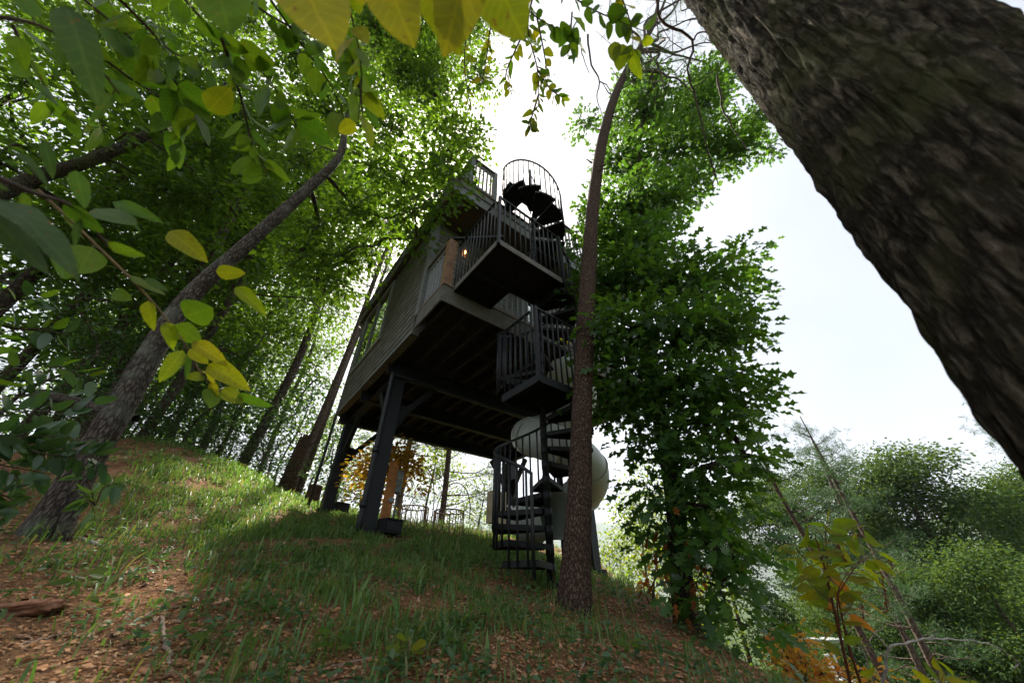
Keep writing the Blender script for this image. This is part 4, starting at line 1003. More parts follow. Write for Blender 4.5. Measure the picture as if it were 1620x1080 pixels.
for i, (k, sd, u, Y, tv, w, lab) in enumerate((
    ('bushy', 10, 1180, 27, 760, .8, 'dark tree across the valley right behind the oak leaves'),
    ('bushy', 11, 1255, 24, 742, .85, 'dark rounded tree across the valley, left shoulder of the tree line'),
    ('bushy', 12, 1320, 29, 800, .8, 'dark tree in the dip of the tree line above the yellow-leaved stems'),
    ('bushy', 10, 1385, 21, 722, 1.0, 'tallest broad-crowned tree of the right tree line'),
    ('bushy', 11, 1450, 25, 785, .85, 'full green tree right of the tallest broad crown'),
    ('bushy', 12, 1505, 33, 812, .7, 'small hazy tree in the notch of the right tree line'),
    ('bushy', 10, 1560, 22, 745, .95, 'yellow-green topped tree near the right edge'),
    ('bushy', 11, 1640, 23, 765, .95, 'full tree cut by the right edge'),
    ('bushy', 12, 1730, 26, 740, 1.0, 'tree just outside the right edge, its side leaves showing'),
    ('bushy', 11, 1410, 15, 880, .8, 'low dark tree on the valley side below the tallest crown'),
    ('bushy', 12, 1520, 15, 890, .85, 'low dark tree on the valley side near the bare branch tips'),
    ('bushy', 10, 1310, 16, 900, .75, 'low leafy tree behind the yellow-leaved stems'),
    ('bushy', 12, 1620, 14, 880, .85, 'low dark tree at the right edge of the valley side'),
    ('bushy', 10, 1215, 19, 905, .7, 'low tree between the two leaning pine trunks on the right'))):
    place(k, sd, u, Y, top_v=tv, label=lab, group=GR, rz=i * 2.1, wide=w * 1.12)
for i, (sd, u, Y, tv, ly, lab) in enumerate((
    (6, 1236, 10.5, 640, -.08, 'leaning bare-stemmed pine on the right, nearest the oak leaves'),
    (5, 1262, 14.0, 690, -.05, 'middle one of the three thin pines on the right'),
    (6, 1288, 11.5, 660, .02, 'straight grey pine, rightmost of the three beside the yellow-leaved stems'))):
    place('pine', sd, u, Y, top_v=tv, label=lab, group='three thin pines on the right bank', rz=i * 1.9, lean=(0, ly), wide=.85)
# saplings under the wood
for i, (sd, u, Y, h, lab) in enumerate((
    (14, 150, 7.4, 3.0, 'leafy sapling left of the leaning hardwood, above the fallen log'),
    (15, 60, 6.6, 2.6, 'low sapling near the left edge behind the glossy shrub'),
    (14, 290, 9.6, 3.6, 'dark leafy sapling right of the leaning hardwood at the edge of the grass'),
    (15, 350, 10.8, 4.2, 'tall dark sapling at the brow left of the stout dark trunk'),
    (14, 430, 12.2, 3.8, 'mid-green sapling right of the stout dark trunk'),
    (15, 462, 13.5, 5.0, 'pale sapling behind the snag'),
    (14, 235, 10.5, 4.4, 'shaded sapling right behind the leaning hardwood'),
    (15, 535, 12.5, 3.0, 'green sapling between the outer stilt and the drain pipe'),
    (15, 182, 7.7, 1.1, 'knee-high leafy shoots at the top of the bare soil right of the leaning hardwood'),
    (14, 214, 8.2, .9, 'low leafy shoots at the upper corner of the grass'),
    (15, 252, 8.9, 1.3, 'waist-high leafy shoots on the brow behind the upper corner of the grass'),
    (14, 300, 9.9, 1.1, 'low shoots along the grass brow under the slim forest trees'),
    (15, 342, 10.5, 1.4, 'bushy shoots on the grass brow left of the stout dark trunk'),
    (14, 384, 11.0, 1.1, 'low bush at the foot of the stout dark trunk'),
    (15, 425, 11.0, 1.3, 'bushy shoots right of the stout dark trunk on the brow'),
    (14, 470, 10.0, .8, 'small green bush between the snag and the sawn stump'),
    (15, 96, 6.8, 1.4, 'leafy shoots left of the leaning hardwood below the fallen log'),
    (14, 132, 7.4, 1.2, 'leafy shoots behind the leaning hardwood above the fallen log'),
    (15, 30, 5.8, 1.5, 'leafy shoots behind the glossy shrubs at the left edge'),
    (14, 318, 10.6, 2.6, 'man-high dark sapling at the grass brow between the slim forest trees'),
    (15, 365, 12.4, 3.2, 'round-topped sapling just over the brow, left of the stout dark trunk'),
    (14, 408, 12.6, 2.8, 'sapling just over the brow behind the stout dark trunk'),
    (15, 447, 11.6, 2.4, 'sapling beside the snag on its left'),
    (14, 268, 11.2, 3.4, 'shady sapling over the brow right of the leaning hardwood'),
    (15, 198, 9.6, 2.8, 'sapling over the brow directly behind the leaning hardwood'),
    (14, 515, 13.0, 3.6, 'sapling behind the outer stilt and its drain pipe'),
    (15, 232, 13.5, 5.2, 'tall leafy sapling deep behind the leaning hardwood'),
    (14, 325, 14.5, 5.4, 'tall leafy sapling in the middle of the upper wood'),
    (15, 405, 15.5, 5.0, 'tall hazy sapling behind the stout dark trunk'),
    (14, -40, 6.0, 3.4, 'sapling at the left edge half out of view'))):
    place('sapling', sd, u, Y, Hh=h, label=lab, group='saplings along the edge of the wood', rz=i * 1.4, cat='sapling', wide=1.15)

# ------------------------------------------------------------------ small things on the slope
def snag_and_stumps():
    b = at_y(452, 772, 10.2); b[2] = hz(b[0], b[1])
    root = thing('dead_snag', 'broken brown snag leaning at the brow of the grass, left of the low stump', 'dead tree', tuple(b)); r = np.random.default_rng(2)
    top = at_y(484, 692, 10.0) - b; V, F = trunk_arr([(0, 0, -.3), (0, 0, .05), top * .5, top], [.30, .22, .19, .17], 18, .16, 3, 77, 8)
    k = np.arange(len(V)) >= len(V) - 18; V[k, 2] += r.uniform(-.12, .22, k.sum()); V[k, :2] += (V[k, :2] - top[:2]) * r.uniform(-.35, 0, (k.sum(), 1))
    joined('trunk', [(V, F)], M['bark_pine'], root)
    MB().tube(limb_path(top * .45, top * .45 + (.35, 0, .75), r, .05, 4), [.05, .045, .03, .025], 7).build('broken_limb', M['bark_pine'], root)
    b = at_y(491, 797, 9.6); b[2] = hz(b[0], b[1])
    root = thing('tree_stump', 'short sawn stump with a flat pale top beside the outer left stilt', 'stump', tuple(b))
    V, F = trunk_arr([(0, 0, -.3), (0, 0, .0), (.0, 0, .22), (.01, 0, .42)], [.24, .19, .165, .16], 20, .08, 3, 78, 4)
    joined('trunk', [(V, F)], M['bark_pine'], root); MB().tube([(.01, 0, .40), (.01, 0, .425)], .155, 20).build('cut_face', M['cut_wood'], root)
    # fallen log behind the leaning hardwood
    p = [at_y(60, 622, 5.6), at_y(110, 633, 5.5), at_y(165, 648, 5.4), at_y(215, 662, 5.2)]
    for q in p: q[2] = max(q[2], hz(q[0], q[1]) + .08)
    root = thing('fallen_log', 'grey fallen log lying behind the leaning hardwood trunk', 'log', tuple(p[0])); o = p[0].copy()
    joined('trunk', shift([trunk_arr(p, [.085, .08, .075, .06], 14, .06, 3, 79)], o), M['bark_grey'], root)
    MB().tube([np.array(p[0]) - o - unit(p[1] - p[0]) * .01, np.array(p[0]) - o + unit(p[1] - p[0]) * .01], .082, 14).build('cut_face', M['cut_wood'], root)
snag_and_stumps()

def utility():
    b = house_w(1.25, 4.1); z = hz(b[0], b[1])
    root = thing('utility_post', 'orange-brown wooden post with grey meter box under the house', 'post', (b[0], b[1], z), math.radians(14))
    MB().box((-.10, -.075, -.2), (.10, .075, 1.28)).build('post', M['orange_wood'], root)
    bx = MB().box((.105, -.10, .62), (.23, .10, 1.06)).build('meter_box', M['box_grey'], root)
    MB().box((.10, -.11, 1.062), (.24, .11, 1.078)).build('lid', M['box_grey'], bx)
    MB().tube([(.17, -.02, -.1), (.17, -.02, .62)], .025, 8).build('conduit', M['trim'], root)
    MB().tube([(.07, -.08, .46), (.07, -.13, .46)], [.065, .055], 14).build('meter_dial', M['rail_grey'], root)
    # two lights at the stilts
    for x, y, lab in ((.62, 2.1, 'black ground light box at the foot of the near left stilt'), (.62, 5.35, 'black ground light box at the foot of the outer left stilt')):
        p = house_w(x, y); z = hz(p[0], p[1])
        f = thing('ground_light', lab, 'light', (p[0], p[1], z), YAW + .3, 'ground lights at the stilts')
        MB().box((-.17, -.10, .06), (.17, .10, .24)).box((-.15, -.12, .09), (.15, -.101, .22)).build('housing', M['steel'], f)
        for s in (-1, 1): MB().box((s * .13 - .02, -.05, -.12), (s * .13 + .02, .05, .06)).build('foot', M['steel_dark'], f)
        MB().box((-.16, -.14, .242), (.16, .10, .256)).build('visor', M['steel_dark'], f)
    # beige box with a white hose behind the stair rail
    p = at_y(786, 800, 8.2); z = hz(p[0], p[1])
    f = thing('utility_box', 'beige box on a thin post with a white hose, behind the lowest stair flight', 'box', (p[0], p[1], z), .5)
    h = at_y(786, 828, 8.2)[2] - z
    MB().box((-.03, -.03, -.2), (.03, .03, h)).build('post', M['steel_dark'], f); MB().box((-.20, -.09, h), (.18, .09, h + .62)).build('box', M['beige'], f)
    MB().tube(spline([(.19, -.10, h + .35), (.30, -.14, h + .30), (.33, -.14, h + .1), (.28, -.12, h - .08), (.2, -.1, h - .02)], 6), .022, 7).build('hose', M['white'], f)
utility()

def wire_chair(u, v, Y, label, hoop, ang):
    p = gpt(u, v); z = hz(p[0], p[1])
    root = thing('wire_chair', label, 'chair', (p[0], p[1], z), ang, 'wire chairs at the brow under the house')
    sr = .36
    MB().tube([(sr * math.cos(t), sr * math.sin(t), .42) for t in np.linspace(0, 2 * math.pi, 25)], .016, 6).build('seat_ring', M['rust'], root)
    m = MB().tube([((sr + .08) * math.cos(t), .30, .46 + hoop * math.sin(t)) for t in np.linspace(-.25, math.pi + .25, 26)], .014, 6); m.build('hoop_back', M['rust'], root)
    for x in np.linspace(-.25, .25, 5): MB().bar((x, -.25, .424), (x, .25, .424), .012, .012).build('seat_wire', M['rust'], root)
    k = MB().tube([(0, 0, 0), (0, 0, .50)], .011, 5).mesh('rod'); k.materials.append(M['rust'])
    for t in np.linspace(0, 2 * math.pi, 17)[:-1]: inst('rod', k, root, Matrix.Translation((sr * math.cos(t), sr * math.sin(t), -.08)))
wire_chair(652, 832, 10.6, 'rusty wire hoop-backed chair with the taller arch, nearer the golden shrub', 1.1, .1)
wire_chair(708, 840, 10.4, 'rusty wire hoop-backed chair with the lower arch, nearer the stair', .7, -.15)

def shrub(name, label, cat, base, clumps, leafmat, L, W, shape, per, sub, seed, stem_r=.015, droop=.2, group=None, stemmat=None):
    base = np.array(base, float); root = thing(name, label, cat, tuple(base), 0, group); r = np.random.default_rng(seed)
    cl = np.asarray(clumps, float); C, D, N, sp = leaf_field(cl[:, :3], cl[:, 3], per, sub, L, r, droop, .8, .55, .5)
    st = []
    for c, s in sp:
        p = spline(limb_path(base - UP * .05, c, r, .05, 5), 3); st.append(tube_arr(p, np.linspace(stem_r, .005, len(p)), 5))
        for q in s[::2]: st.append(tube_arr(limb_path(c, q, r, 0, 3), [.005, .004, .002], 3))
    joined('stems', shift(st, base), stemmat or M['twig'], root)
    V, F = leaves(C - base, D, N, L * r.uniform(.7, 1.25, len(C)), W, shape); me = arr_mesh('foliage', V, F); me.materials.append(leafmat)
    tag(link(bpy.data.objects.new('foliage', me), root), kind='stuff'); return root
b = at_y(585, 812, 8.6); b[2] = hz(b[0], b[1])
shrub('golden_shrub', 'golden-orange leaved shrub round the utility post under the house', 'shrub', b, px([(625, 715, 8.6, 20), (605, 745, 8.6, 18), (640, 740, 8.6, 16), (578, 735, 8.7, 12), (655, 765, 8.6, 9), (590, 775, 8.6, 14), (570, 758, 8.7, 10), (628, 725, 8.4, 14)]), M['leaf_gold'], .12, .5, 'oval', 520, 12, 51)
b = at_y(1240, 1062, 4.4); b[2] = hz(b[0], b[1])
shrub('orange_shrub', 'orange and yellow leaved low shrub at the foot of the bank, right of the oak', 'shrub', b, px([(1250, 1025, 4.4, 18), (1275, 1045, 4.3, 18), (1262, 1012, 4.5, 13), (1300, 1062, 4.2, 18), (1240, 1050, 4.3, 14), (1345, 1075, 4.1, 16), (1385, 1075, 4.1, 14), (1275, 1075, 4.1, 20)]), M['leaf_orange'], .055, .55, 'oval', 1400, 11, 52)
b = at_y(1030, 930, 5.2); b[2] = hz(b[0], b[1])
shrub('orange_sprig', 'orange leaved sprig between the reddish pine and the oak stem', 'shrub', b, px([(1028, 925, 5.2, 13), (1020, 940, 5.2, 8), (1035, 905, 5.2, 8), (1040, 880, 5.2, 6)]), M['leaf_orange'], .07, .5, 'oval', 700, 7, 53)

# glossy understory shrubs at the left edge: larger leaves one by one
def leaf_mesh(name, mat, W, curl=.16, fold=.1, n=11, tipp=1.0, notch=0.0):
    V = []; F = []
    xs = np.linspace(0, 1, n)
    for i, x in enumerate(xs):
        w = W * .5 * (math.sin(math.pi * min(1, x ** .75 * .985 + .008)) ** .8) * (1.0 + .05 * math.sin(9 * x) + .03 * math.sin(31 * x)); z = -curl * x * x
        for y, f in ((-1, 1), (-.5, .35), (0, 0), (.5, .35), (1, 1)): V.append((x, y * w, z + fold * f * w + .012 * math.sin(17 * x + 3 * y)))
    for i in range(n - 1):
        for j in range(4): a = i * 5 + j; F.append((a, a + 1, a + 6, a + 5))
    me = arr_mesh(name, np.array(V), np.array(F), True); me.materials.append(mat); return me
LM = {'round': leaf_mesh('leaf', M['leaf_near'], .74), 'round2': leaf_mesh('leaf', M['leaf_near'], .62, .3, .2), 'yellow': leaf_mesh('leaf', M['leaf_near_yellow'], .66, .12), 'yellow2': leaf_mesh('leaf', M['leaf_near_yellow'], .5, .35, .25),
      'pale': leaf_mesh('leaf', M['leaf_pale'], .29, .3, .2), 'under': leaf_mesh('leaf', M['leaf_under'], .5, .2, .12), 'orange': leaf_mesh('leaf', M['leaf_orange'], .4, .3, .2), 'weed': leaf_mesh('leaf', M['leaf_weed'], .42, .25, .15), 'lance': leaf_mesh('leaf', M['leaf_near'], .40, .25, .15), 'tulip': leaf_mesh('leaf', M['leaf_near_yellow'], .8, .1, .1)}
def put_leaf(root, o, base, d, n, L, kind):
    d = unit(d); s = unit(np.cross(n, d)); n = np.cross(d, s); q = np.asarray(base) - o
    s = s * rng.uniform(.78, 1.15); n = n * rng.uniform(-.3, 2.0)
    return inst('leaf', LM[kind], root, Matrix([[d[k] * L, s[k] * L, n[k] * L, q[k]] for k in range(3)] + [[0, 0, 0, 1]]))
def branch(name, label, cat, twigs, spec, seed, stem=M['twig'], rad=.004, group=None, explicit=(), droop=.8, face=.55, spread=.55, thick=()):
    """twigs: lists of (u, v, d); spec: (leaves per twig, length px, kinds)"""
    r = np.random.default_rng(seed); o = pt(*twigs[0][0]); root = thing(name, label, cat, tuple(o), 0, group); parts = []
    rad0 = rad
    for ti, (tw, (n, lp, kinds)) in enumerate(zip(twigs, spec)):
        rad = rad0 if not thick or ti in thick else rad0 * .42
        P = spline(np.array([pt(*q) for q in tw]), 6); parts = [tube_arr(P - o, np.linspace(rad, rad * .35, len(P)), 6)]
        for i in range(n):
            f = (i + .6) / n; k = f * (len(P) - 1); j = min(int(k), len(P) - 2); b = P[j] + (P[j + 1] - P[j]) * (k - j); t = unit(P[j + 1] - P[j])
            dep = b[1] * CP + b[2] * SP; L = lp * dep / FPX * r.uniform(.72, 1.2); toc = unit(-b)
            side = unit(np.cross(t, toc)) * (1 if i % 2 else -1)
            d = unit(side * spread + t * .55 - UP * droop * r.uniform(.3, 1) + r.normal(size=3) * .25)
            nn = unit(toc * face + UP * .35 + r.normal(size=3) * .5); st = b + d * L * .16
            parts.append(tube_arr(np.array([b, (b + st) / 2, st]) - o, rad * .3, 4))
            put_leaf(root, o, st, d, nn, L, kinds[r.integers(len(kinds))])
        joined('twig', parts, stem, root)
    for (u0, v0, d0, u1, v1, d1, kind, tilt) in explicit:
        b = pt(u0, v0, d0); e = pt(u1, v1, d1); d = e - b; L = np.linalg.norm(d); nn = unit(-b) + UP * tilt + r.normal(size=3) * .12
        put_leaf(root, o, b, d, nn, L, kind)
    return root
branch('leafy_branch', 'overhanging branch with the largest yellow-green leaves along the top edge', 'branch',
       [[(380, -80, .42), (520, -60, .44), (680, -70, .46), (830, -60, .5)]], [(4, 60, ['yellow'])], 61, explicit=[
        (452, -70, .42, 528, 54, .40, 'yellow', .3), (598, -62, .44, 650, 62, .43, 'yellow', .2), (742, -72, .45, 706, 76, .44, 'yellow2', .1), (672, -60, .45, 722, 74, .46, 'yellow', .1), (770, -68, .47, 822, 54, .46, 'yellow', .2), (330, -70, .43, 358, 36, .42, 'round', .3), (560, -60, .5, 575, 6, .5, 'round', .2), (860, -60, .5, 845, -8, .5, 'yellow', .2)])
branch('leafy_branch', 'blurred branch of long pale leaves at the left edge', 'branch',
       [[(-90, 240, .42), (40, 300, .46), (120, 330, .5), (170, 390, .55)], [(-60, 20, .5), (60, 40, .55), (140, 90, .6), (190, 150, .65)]], [(5, 56, ['pale', 'lance']), (8, 52, ['pale', 'lance', 'round2'])], 62, explicit=[
        (-30, 310, .42, 135, 362, .40, 'pale', .5), (-20, 330, .42, 72, 442, .40, 'pale', .4), (105, 10, .5, 148, 128, .48, 'pale', .3), (70, 222, .6, 84, 280, .6, 'pale', .2), (150, 330, .6, 215, 355, .6, 'round', .5), (20, 240, .5, 80, 268, .5, 'pale', .6), (120, 270, .55, 135, 330, .55, 'lance', .3), (80, 410, .6, 125, 420, .58, 'round', .1), (180, 320, .6, 245, 340, .6, 'lance', .3)])
branch('leafy_branch', 'drooping twig with yellowing rounded leaves in front of the leaning hardwood', 'branch',
       [[(60, 300, .75), (160, 395, .78), (235, 470, .8), (290, 540, .82), (325, 600, .84), (378, 634, .86)]], [(9, 46, ['lance', 'round', 'yellow2'])], 63, stem=M['twig_green'], rad=.003, explicit=[
        (292, 500, .8, 338, 486, .78, 'round', .1), (342, 430, .85, 386, 432, .85, 'yellow', .2), (372, 455, .85, 418, 485, .86, 'yellow2', .3), (268, 366, .8, 320, 402, .8, 'yellow2', .3), (178, 462, .78, 204, 472, .78, 'round', 0), (262, 510, .8, 278, 545, .8, 'yellow2', .1), (305, 540, .82, 358, 570, .83, 'yellow2', .4),
        (300, 552, .82, 328, 574, .82, 'yellow', .1), (330, 576, .84, 384, 602, .84, 'yellow2', .4), (300, 590, .83, 322, 602, .83, 'yellow', .1), (334, 604, .84, 344, 628, .84, 'yellow2', .1), (352, 614, .85, 384, 638, .85, 'yellow2', .3), (210, 350, .8, 222, 366, .8, 'pale', .2), (296, 560, .82, 300, 600, .82, 'pale', .2), (230, 440, .8, 265, 460, .8, 'pale', .2)])
branch('leafy_branch', 'dense spray of rounded dark green leaves across the upper left', 'branch',
       [[(60, -60, 1.1), (170, 30, 1.15), (260, 110, 1.2), (320, 190, 1.3)], [(240, -60, 1.1), (330, 40, 1.2), (420, 120, 1.3), (470, 200, 1.4)], [(400, -40, 1.2), (470, 60, 1.3), (520, 130, 1.4), (560, 210, 1.4)], [(150, -40, 1.0), (230, 40, 1.1), (270, 80, 1.1), (330, 110, 1.1)], [(120, 60, 1.1), (200, 120, 1.2), (270, 170, 1.3), (290, 240, 1.3)],
        [(330, -50, 1.2), (420, 20, 1.2), (500, 60, 1.3), (580, 80, 1.4)], [(350, 60, 1.2), (380, 150, 1.3), (400, 230, 1.4), (425, 275, 1.4)], [(470, 0, 1.1), (540, 60, 1.2), (565, 120, 1.2), (575, 190, 1.2)], [(20, 40, 1.2), (60, 120, 1.3), (110, 180, 1.4), (170, 200, 1.4)]],
       [(20, 46, ['round', 'round2', 'round']), (22, 44, ['round', 'round2']), (18, 40, ['round', 'round2']), (16, 44, ['round', 'lance']), (16, 44, ['round2', 'lance']), (18, 38, ['round', 'round2']), (20, 36, ['round', 'lance']), (18, 36, ['round', 'round2']), (14, 40, ['lance', 'round2'])], 64, rad=.005, explicit=[(330, 175, 1.1, 366, 140, 1.1, 'yellow', .1)])
branch('leafy_branch', 'sprig of round leaves hanging against the white sky at the top centre', 'branch',
       [[(800, -50, 1.5), (830, 10, 1.5), (870, 40, 1.5), (915, 55, 1.5)], [(870, -40, 1.5), (920, 5, 1.5), (970, 30, 1.5), (1020, 50, 1.5)], [(960, -50, 1.5), (985, 0, 1.5), (1000, 50, 1.5), (1000, 90, 1.5)], [(905, 20, 1.5), (902, 60, 1.5), (898, 90, 1.5)], [(830, -30, 1.5), (825, 20, 1.5), (828, 60, 1.5)]],
       [(14, 27, ['round', 'round2']), (15, 27, ['round', 'round2', 'round']), (12, 27, ['round', 'yellow', 'round']), (9, 27, ['round', 'round2']), (9, 27, ['round', 'round2'])], 65, rad=.004, explicit=[(1015, 66, 1.5, 1036, 64, 1.5, 'yellow', 0), (985, 70, 1.5, 980, 108, 1.5, 'yellow', 0), (998, 80, 1.5, 1006, 116, 1.5, 'yellow2', .1), (972, 66, 1.5, 972, 98, 1.5, 'yellow', .1)])
branch('leafy_branch', 'hanging hickory twigs with small sunlit leaflets above the stair top', 'branch',
       [[(790, -40, 2.4), (775, 50, 2.4), (770, 90, 2.4), (760, 140, 2.4)], [(850, -30, 2.4), (835, 40, 2.4), (850, 110, 2.4), (852, 170, 2.4)], [(835, 40, 2.4), (815, 80, 2.4), (800, 120, 2.4), (810, 150, 2.4)], [(850, 110, 2.4), (870, 140, 2.4), (890, 155, 2.4)], [(852, 150, 2.4), (840, 190, 2.4), (838, 205, 2.4)], [(760, -30, 2.4), (740, 40, 2.4), (735, 110, 2.4), (745, 170, 2.4)], [(850, 30, 2.4), (860, 80, 2.4), (868, 130, 2.4)]],
       [(22, 17, ['yellow', 'lance', 'yellow2']), (26, 17, ['yellow', 'lance', 'yellow2']), (20, 17, ['yellow', 'lance']), (16, 16, ['yellow', 'lance']), (20, 16, ['yellow', 'lance', 'yellow2']), (26, 17, ['yellow', 'lance']), (14, 16, ['yellow', 'lance'])], 66, rad=.007)
branch('leafy_branch', 'sprig of round leaves hanging left of the great yellow leaves, before the dark canopy', 'branch',
       [[(535, -30, .9), (560, 40, .92), (572, 120, .95), (566, 200, .95)]], [(14, 42, ['round', 'yellow'])], 67, rad=.003)
# bare hanging twigs
def bare(label, lines, mat, rad, seed, name='bare_twig', sides=5, group=None):
    r = np.random.default_rng(seed); o = pt(*lines[0][0]); root = thing(name, label, 'twig', tuple(o), 0, group)
    for i, ln in enumerate(lines):
        P = spline(np.array([pt(*q) for q in ln]), 5); P[1:-1] += r.normal(size=(len(P) - 2, 3)) * rad * .35
        joined('twig', [tube_arr(P - o, np.linspace(rad * (1 if i == 0 else .6), rad * .3, len(P)), sides)], mat, root)
bare('crooked bare twig hanging beside the massive trunk', [[(1040, -20, 1.9), (1045, 30, 1.9), (1095, 65, 1.9), (1088, 110, 1.9), (1105, 170, 1.9), (1120, 240, 1.9), (1136, 292, 1.9)], [(1095, 65, 1.9), (1110, 50, 1.9), (1128, 58, 1.9)], [(1125, 255, 1.9), (1130, 275, 1.9), (1128, 298, 1.9)]], M['twig'], .009, 71)
bare('thin bare twig hanging left of the pine top', [[(930, 55, 2.2), (934, 95, 2.2), (948, 130, 2.2), (944, 155, 2.2), (955, 186, 2.2)], [(948, 130, 2.2), (960, 135, 2.2), (968, 150, 2.2)], [(918, 60, 2.2), (922, 90, 2.2), (932, 116, 2.2)]], M['twig'], .007, 72)
bare('bare twig curving across the oak crown below the massive trunk', [[(1135, 120, 2.6), (1142, 165, 2.6), (1158, 200, 2.6), (1185, 240, 2.6)], [(1142, 165, 2.6), (1150, 150, 2.6)]], M['twig'], .009, 73)

# yellow-leaved red stems and the bleached dead branch on the bank at the right
def pokeweed():
    b = np.array([1.82, 2.55, 0]); b[2] = hz(b[0], b[1]); d = b[1] * CP + b[2] * SP; B = (1350, 1100, 2.0)
    root = branch('pokeweed', 'tall red-stemmed weed with yellow-green and orange leaves on the right bank', 'plant',
        [[(1352, 1110, 2.0), (1330, 1010, 2.0), (1312, 930, 2.0), (1300, 880, 2.0), (1290, 850, 2.0)], [(1330, 1010, 2.0), (1325, 940, 2.0), (1345, 900, 2.05), (1368, 880, 2.1)], [(1318, 955, 2.0), (1285, 925, 1.95), (1262, 905, 1.9)], [(1312, 930, 2.0), (1308, 880, 2.0), (1306, 840, 2.0), (1312, 825, 2.0)], [(1325, 940, 2.0), (1355, 895, 2.0), (1392, 868, 2.05)], [(1312, 930, 2.0), (1270, 880, 1.95), (1255, 862, 1.95)], [(1306, 860, 2.0), (1330, 838, 2.0), (1362, 850, 2.0)], [(1372, 1110, 2.0), (1345, 1030, 2.0), (1332, 975, 2.0), (1325, 940, 2.0)], [(1330, 975, 2.0), (1345, 960, 2.0), (1352, 940, 2.0)]],
        [(15, 28, ['yellow2', 'weed', 'weed']), (14, 30, ['weed', 'yellow2']), (12, 26, ['yellow2', 'weed']), (14, 26, ['weed', 'yellow2']), (15, 26, ['weed', 'yellow2']), (11, 25, ['weed', 'weed', 'yellow2']), (11, 25, ['weed']), (9, 30, ['orange', 'orange', 'yellow2']), (7, 28, ['orange', 'yellow2'])], 68, stem=M['redstem'], rad=.0085, droop=.2, face=.3, spread=1.0, thick=(0, 7))
    o = np.array(root.location); r = np.random.default_rng(6)
    st = []; 
    for ln in ([(1395, 905, 2.1), (1400, 940, 2.1), (1404, 965, 2.1)], [(1325, 860, 2.0), (1333, 880, 2.0), (1338, 890, 2.0)], [(1404, 880, 2.1), (1412, 898, 2.1)], [(1362, 955, 2.05), (1368, 985, 2.05)]):
        P = spline(np.array([pt(*q) for q in ln]), 6); m = MB()
        for p in P:
            for k in range(3):
                c = p - o + r.normal(size=3) * .008; m.tube([c - UP * .004, c, c + UP * .004], [.002, .0055, .002], 5, False)
        b_ = m.build('berry_spike', M['leaf_rust'], root); b_['kind'] = 'stuff'
        MB().tube(P - o, .0025, 4).build('spike_stalk', M['redstem'], root)
pokeweed()
bare('bleached bare branch forking low over the right bank', [[(1388, 1115, 2.1), (1400, 1065, 2.1), (1406, 1025, 2.1), (1430, 1017, 2.1), (1470, 1010, 2.15), (1520, 1012, 2.2), (1570, 1020, 2.25), (1608, 1044, 2.3)], [(1406, 1025, 2.1), (1382, 1000, 2.1), (1358, 986, 2.1), (1330, 960, 2.1), (1270, 945, 2.1)], [(1358, 986, 2.1), (1366, 970, 2.1), (1362, 955, 2.1)], [(1608, 1044, 2.3), (1612, 1050, 2.3), (1602, 1056, 2.3)], [(1392, 1110, 2.1), (1370, 1040, 2.1), (1345, 990, 2.1), (1330, 960, 2.1)], [(1470, 1010, 2.15), (1482, 1000, 2.15)]], M['dead_wood'], .0085, 74, 'dead_branch')
# low structures seen through the trees at the right
p = at_y(1308, 1013, 12.4); z = hz(p[0], p[1])
f = thing('garden_table', 'low grey mesh-topped table among the trees below the bank', 'table', (p[0], p[1], z), .3)
hh = p[2] - z
MB().box((-.42, -.3, hh), (.42, .3, hh + .05)).build('table_top', M['rail_grey'], f)
for x in (-.38, .38):
    for y in (-.26, .26): MB().box((x - .02, y - .02, -.1), (x + .02, y + .02, hh)).build('leg', M['steel'], f)
p = at_y(1322, 1030, 11.9); z = hz(p[0], p[1]); hh = .45
f = thing('garden_chair', 'white slatted chair beside the grey mesh-topped table below the bank', 'chair', (p[0], p[1], z), .5)
MB().box((-.22, -.2, hh - .12), (.22, .2, hh - .08)).build('seat', M['white'], f)
for k in range(5): MB().box((-.22 + k * .1, .17, hh - .07), (-.16 + k * .1, .20, hh + .38)).build('slat', M['white'], f)
for x in (-.19, .19):
    for y in (-.17, .17): MB().box((x - .02, y - .02, -.1), (x + .02, y + .02, hh - .122)).build('leg', M['white'], f)

# sprays of pine reaching in at the right edge, and a weed tip at the lower right
def pine_spray():
    lines = [[(1660, 640, 5.0), (1600, 636, 5.0), (1552, 630, 5.0)], [(1660, 680, 5.0), (1600, 668, 5.0), (1545, 672, 5.0)], [(1680, 700, 5.2), (1630, 700, 5.2), (1585, 690, 5.2)], [(1680, 720, 5.2), (1640, 722, 5.2), (1605, 715, 5.2)]]
    o = pt(*lines[0][0]); root = thing('pine_branch', 'pine sprays reaching in at the right edge under the massive trunk', 'branch', tuple(o)); r = np.random.default_rng(15); E = []
    for ln in lines:
        P = spline(np.array([pt(*q) for q in ln]), 6); joined('twig', [tube_arr(P - o, np.linspace(.012, .004, len(P)), 5)], M['twig'], root)
        for p in P[3:]:
            for _ in range(5):
                q = p + r.normal(size=3) * np.array([.10, .10, .07]); E.append(q)
    E = np.array(E); C = np.repeat(E, 16, 0); V, F = leaves(C - o, r.normal(size=C.shape), r.normal(size=C.shape), .085 * r.uniform(.6, 1.2, len(C)), .07, 'diamond')
    me = arr_mesh('needles', V, F); me.materials.append(M['needle']); tag(link(bpy.data.objects.new('needles', me), root), kind='stuff')
pine_spray()
branch('weed', 'tip of a yellow-green weed at the bottom edge, below the bleached branch', 'plant', [[(1470, 1120, 1.8), (1485, 1085, 1.8), (1495, 1062, 1.8)], [(1485, 1085, 1.8), (1515, 1072, 1.8), (1535, 1070, 1.8)]], [(7, 26, ['yellow2', 'weed']), (6, 24, ['yellow2', 'weed'])], 69, stem=M['twig_green'], rad=.003, droop=.1, face=.2, spread=.9)
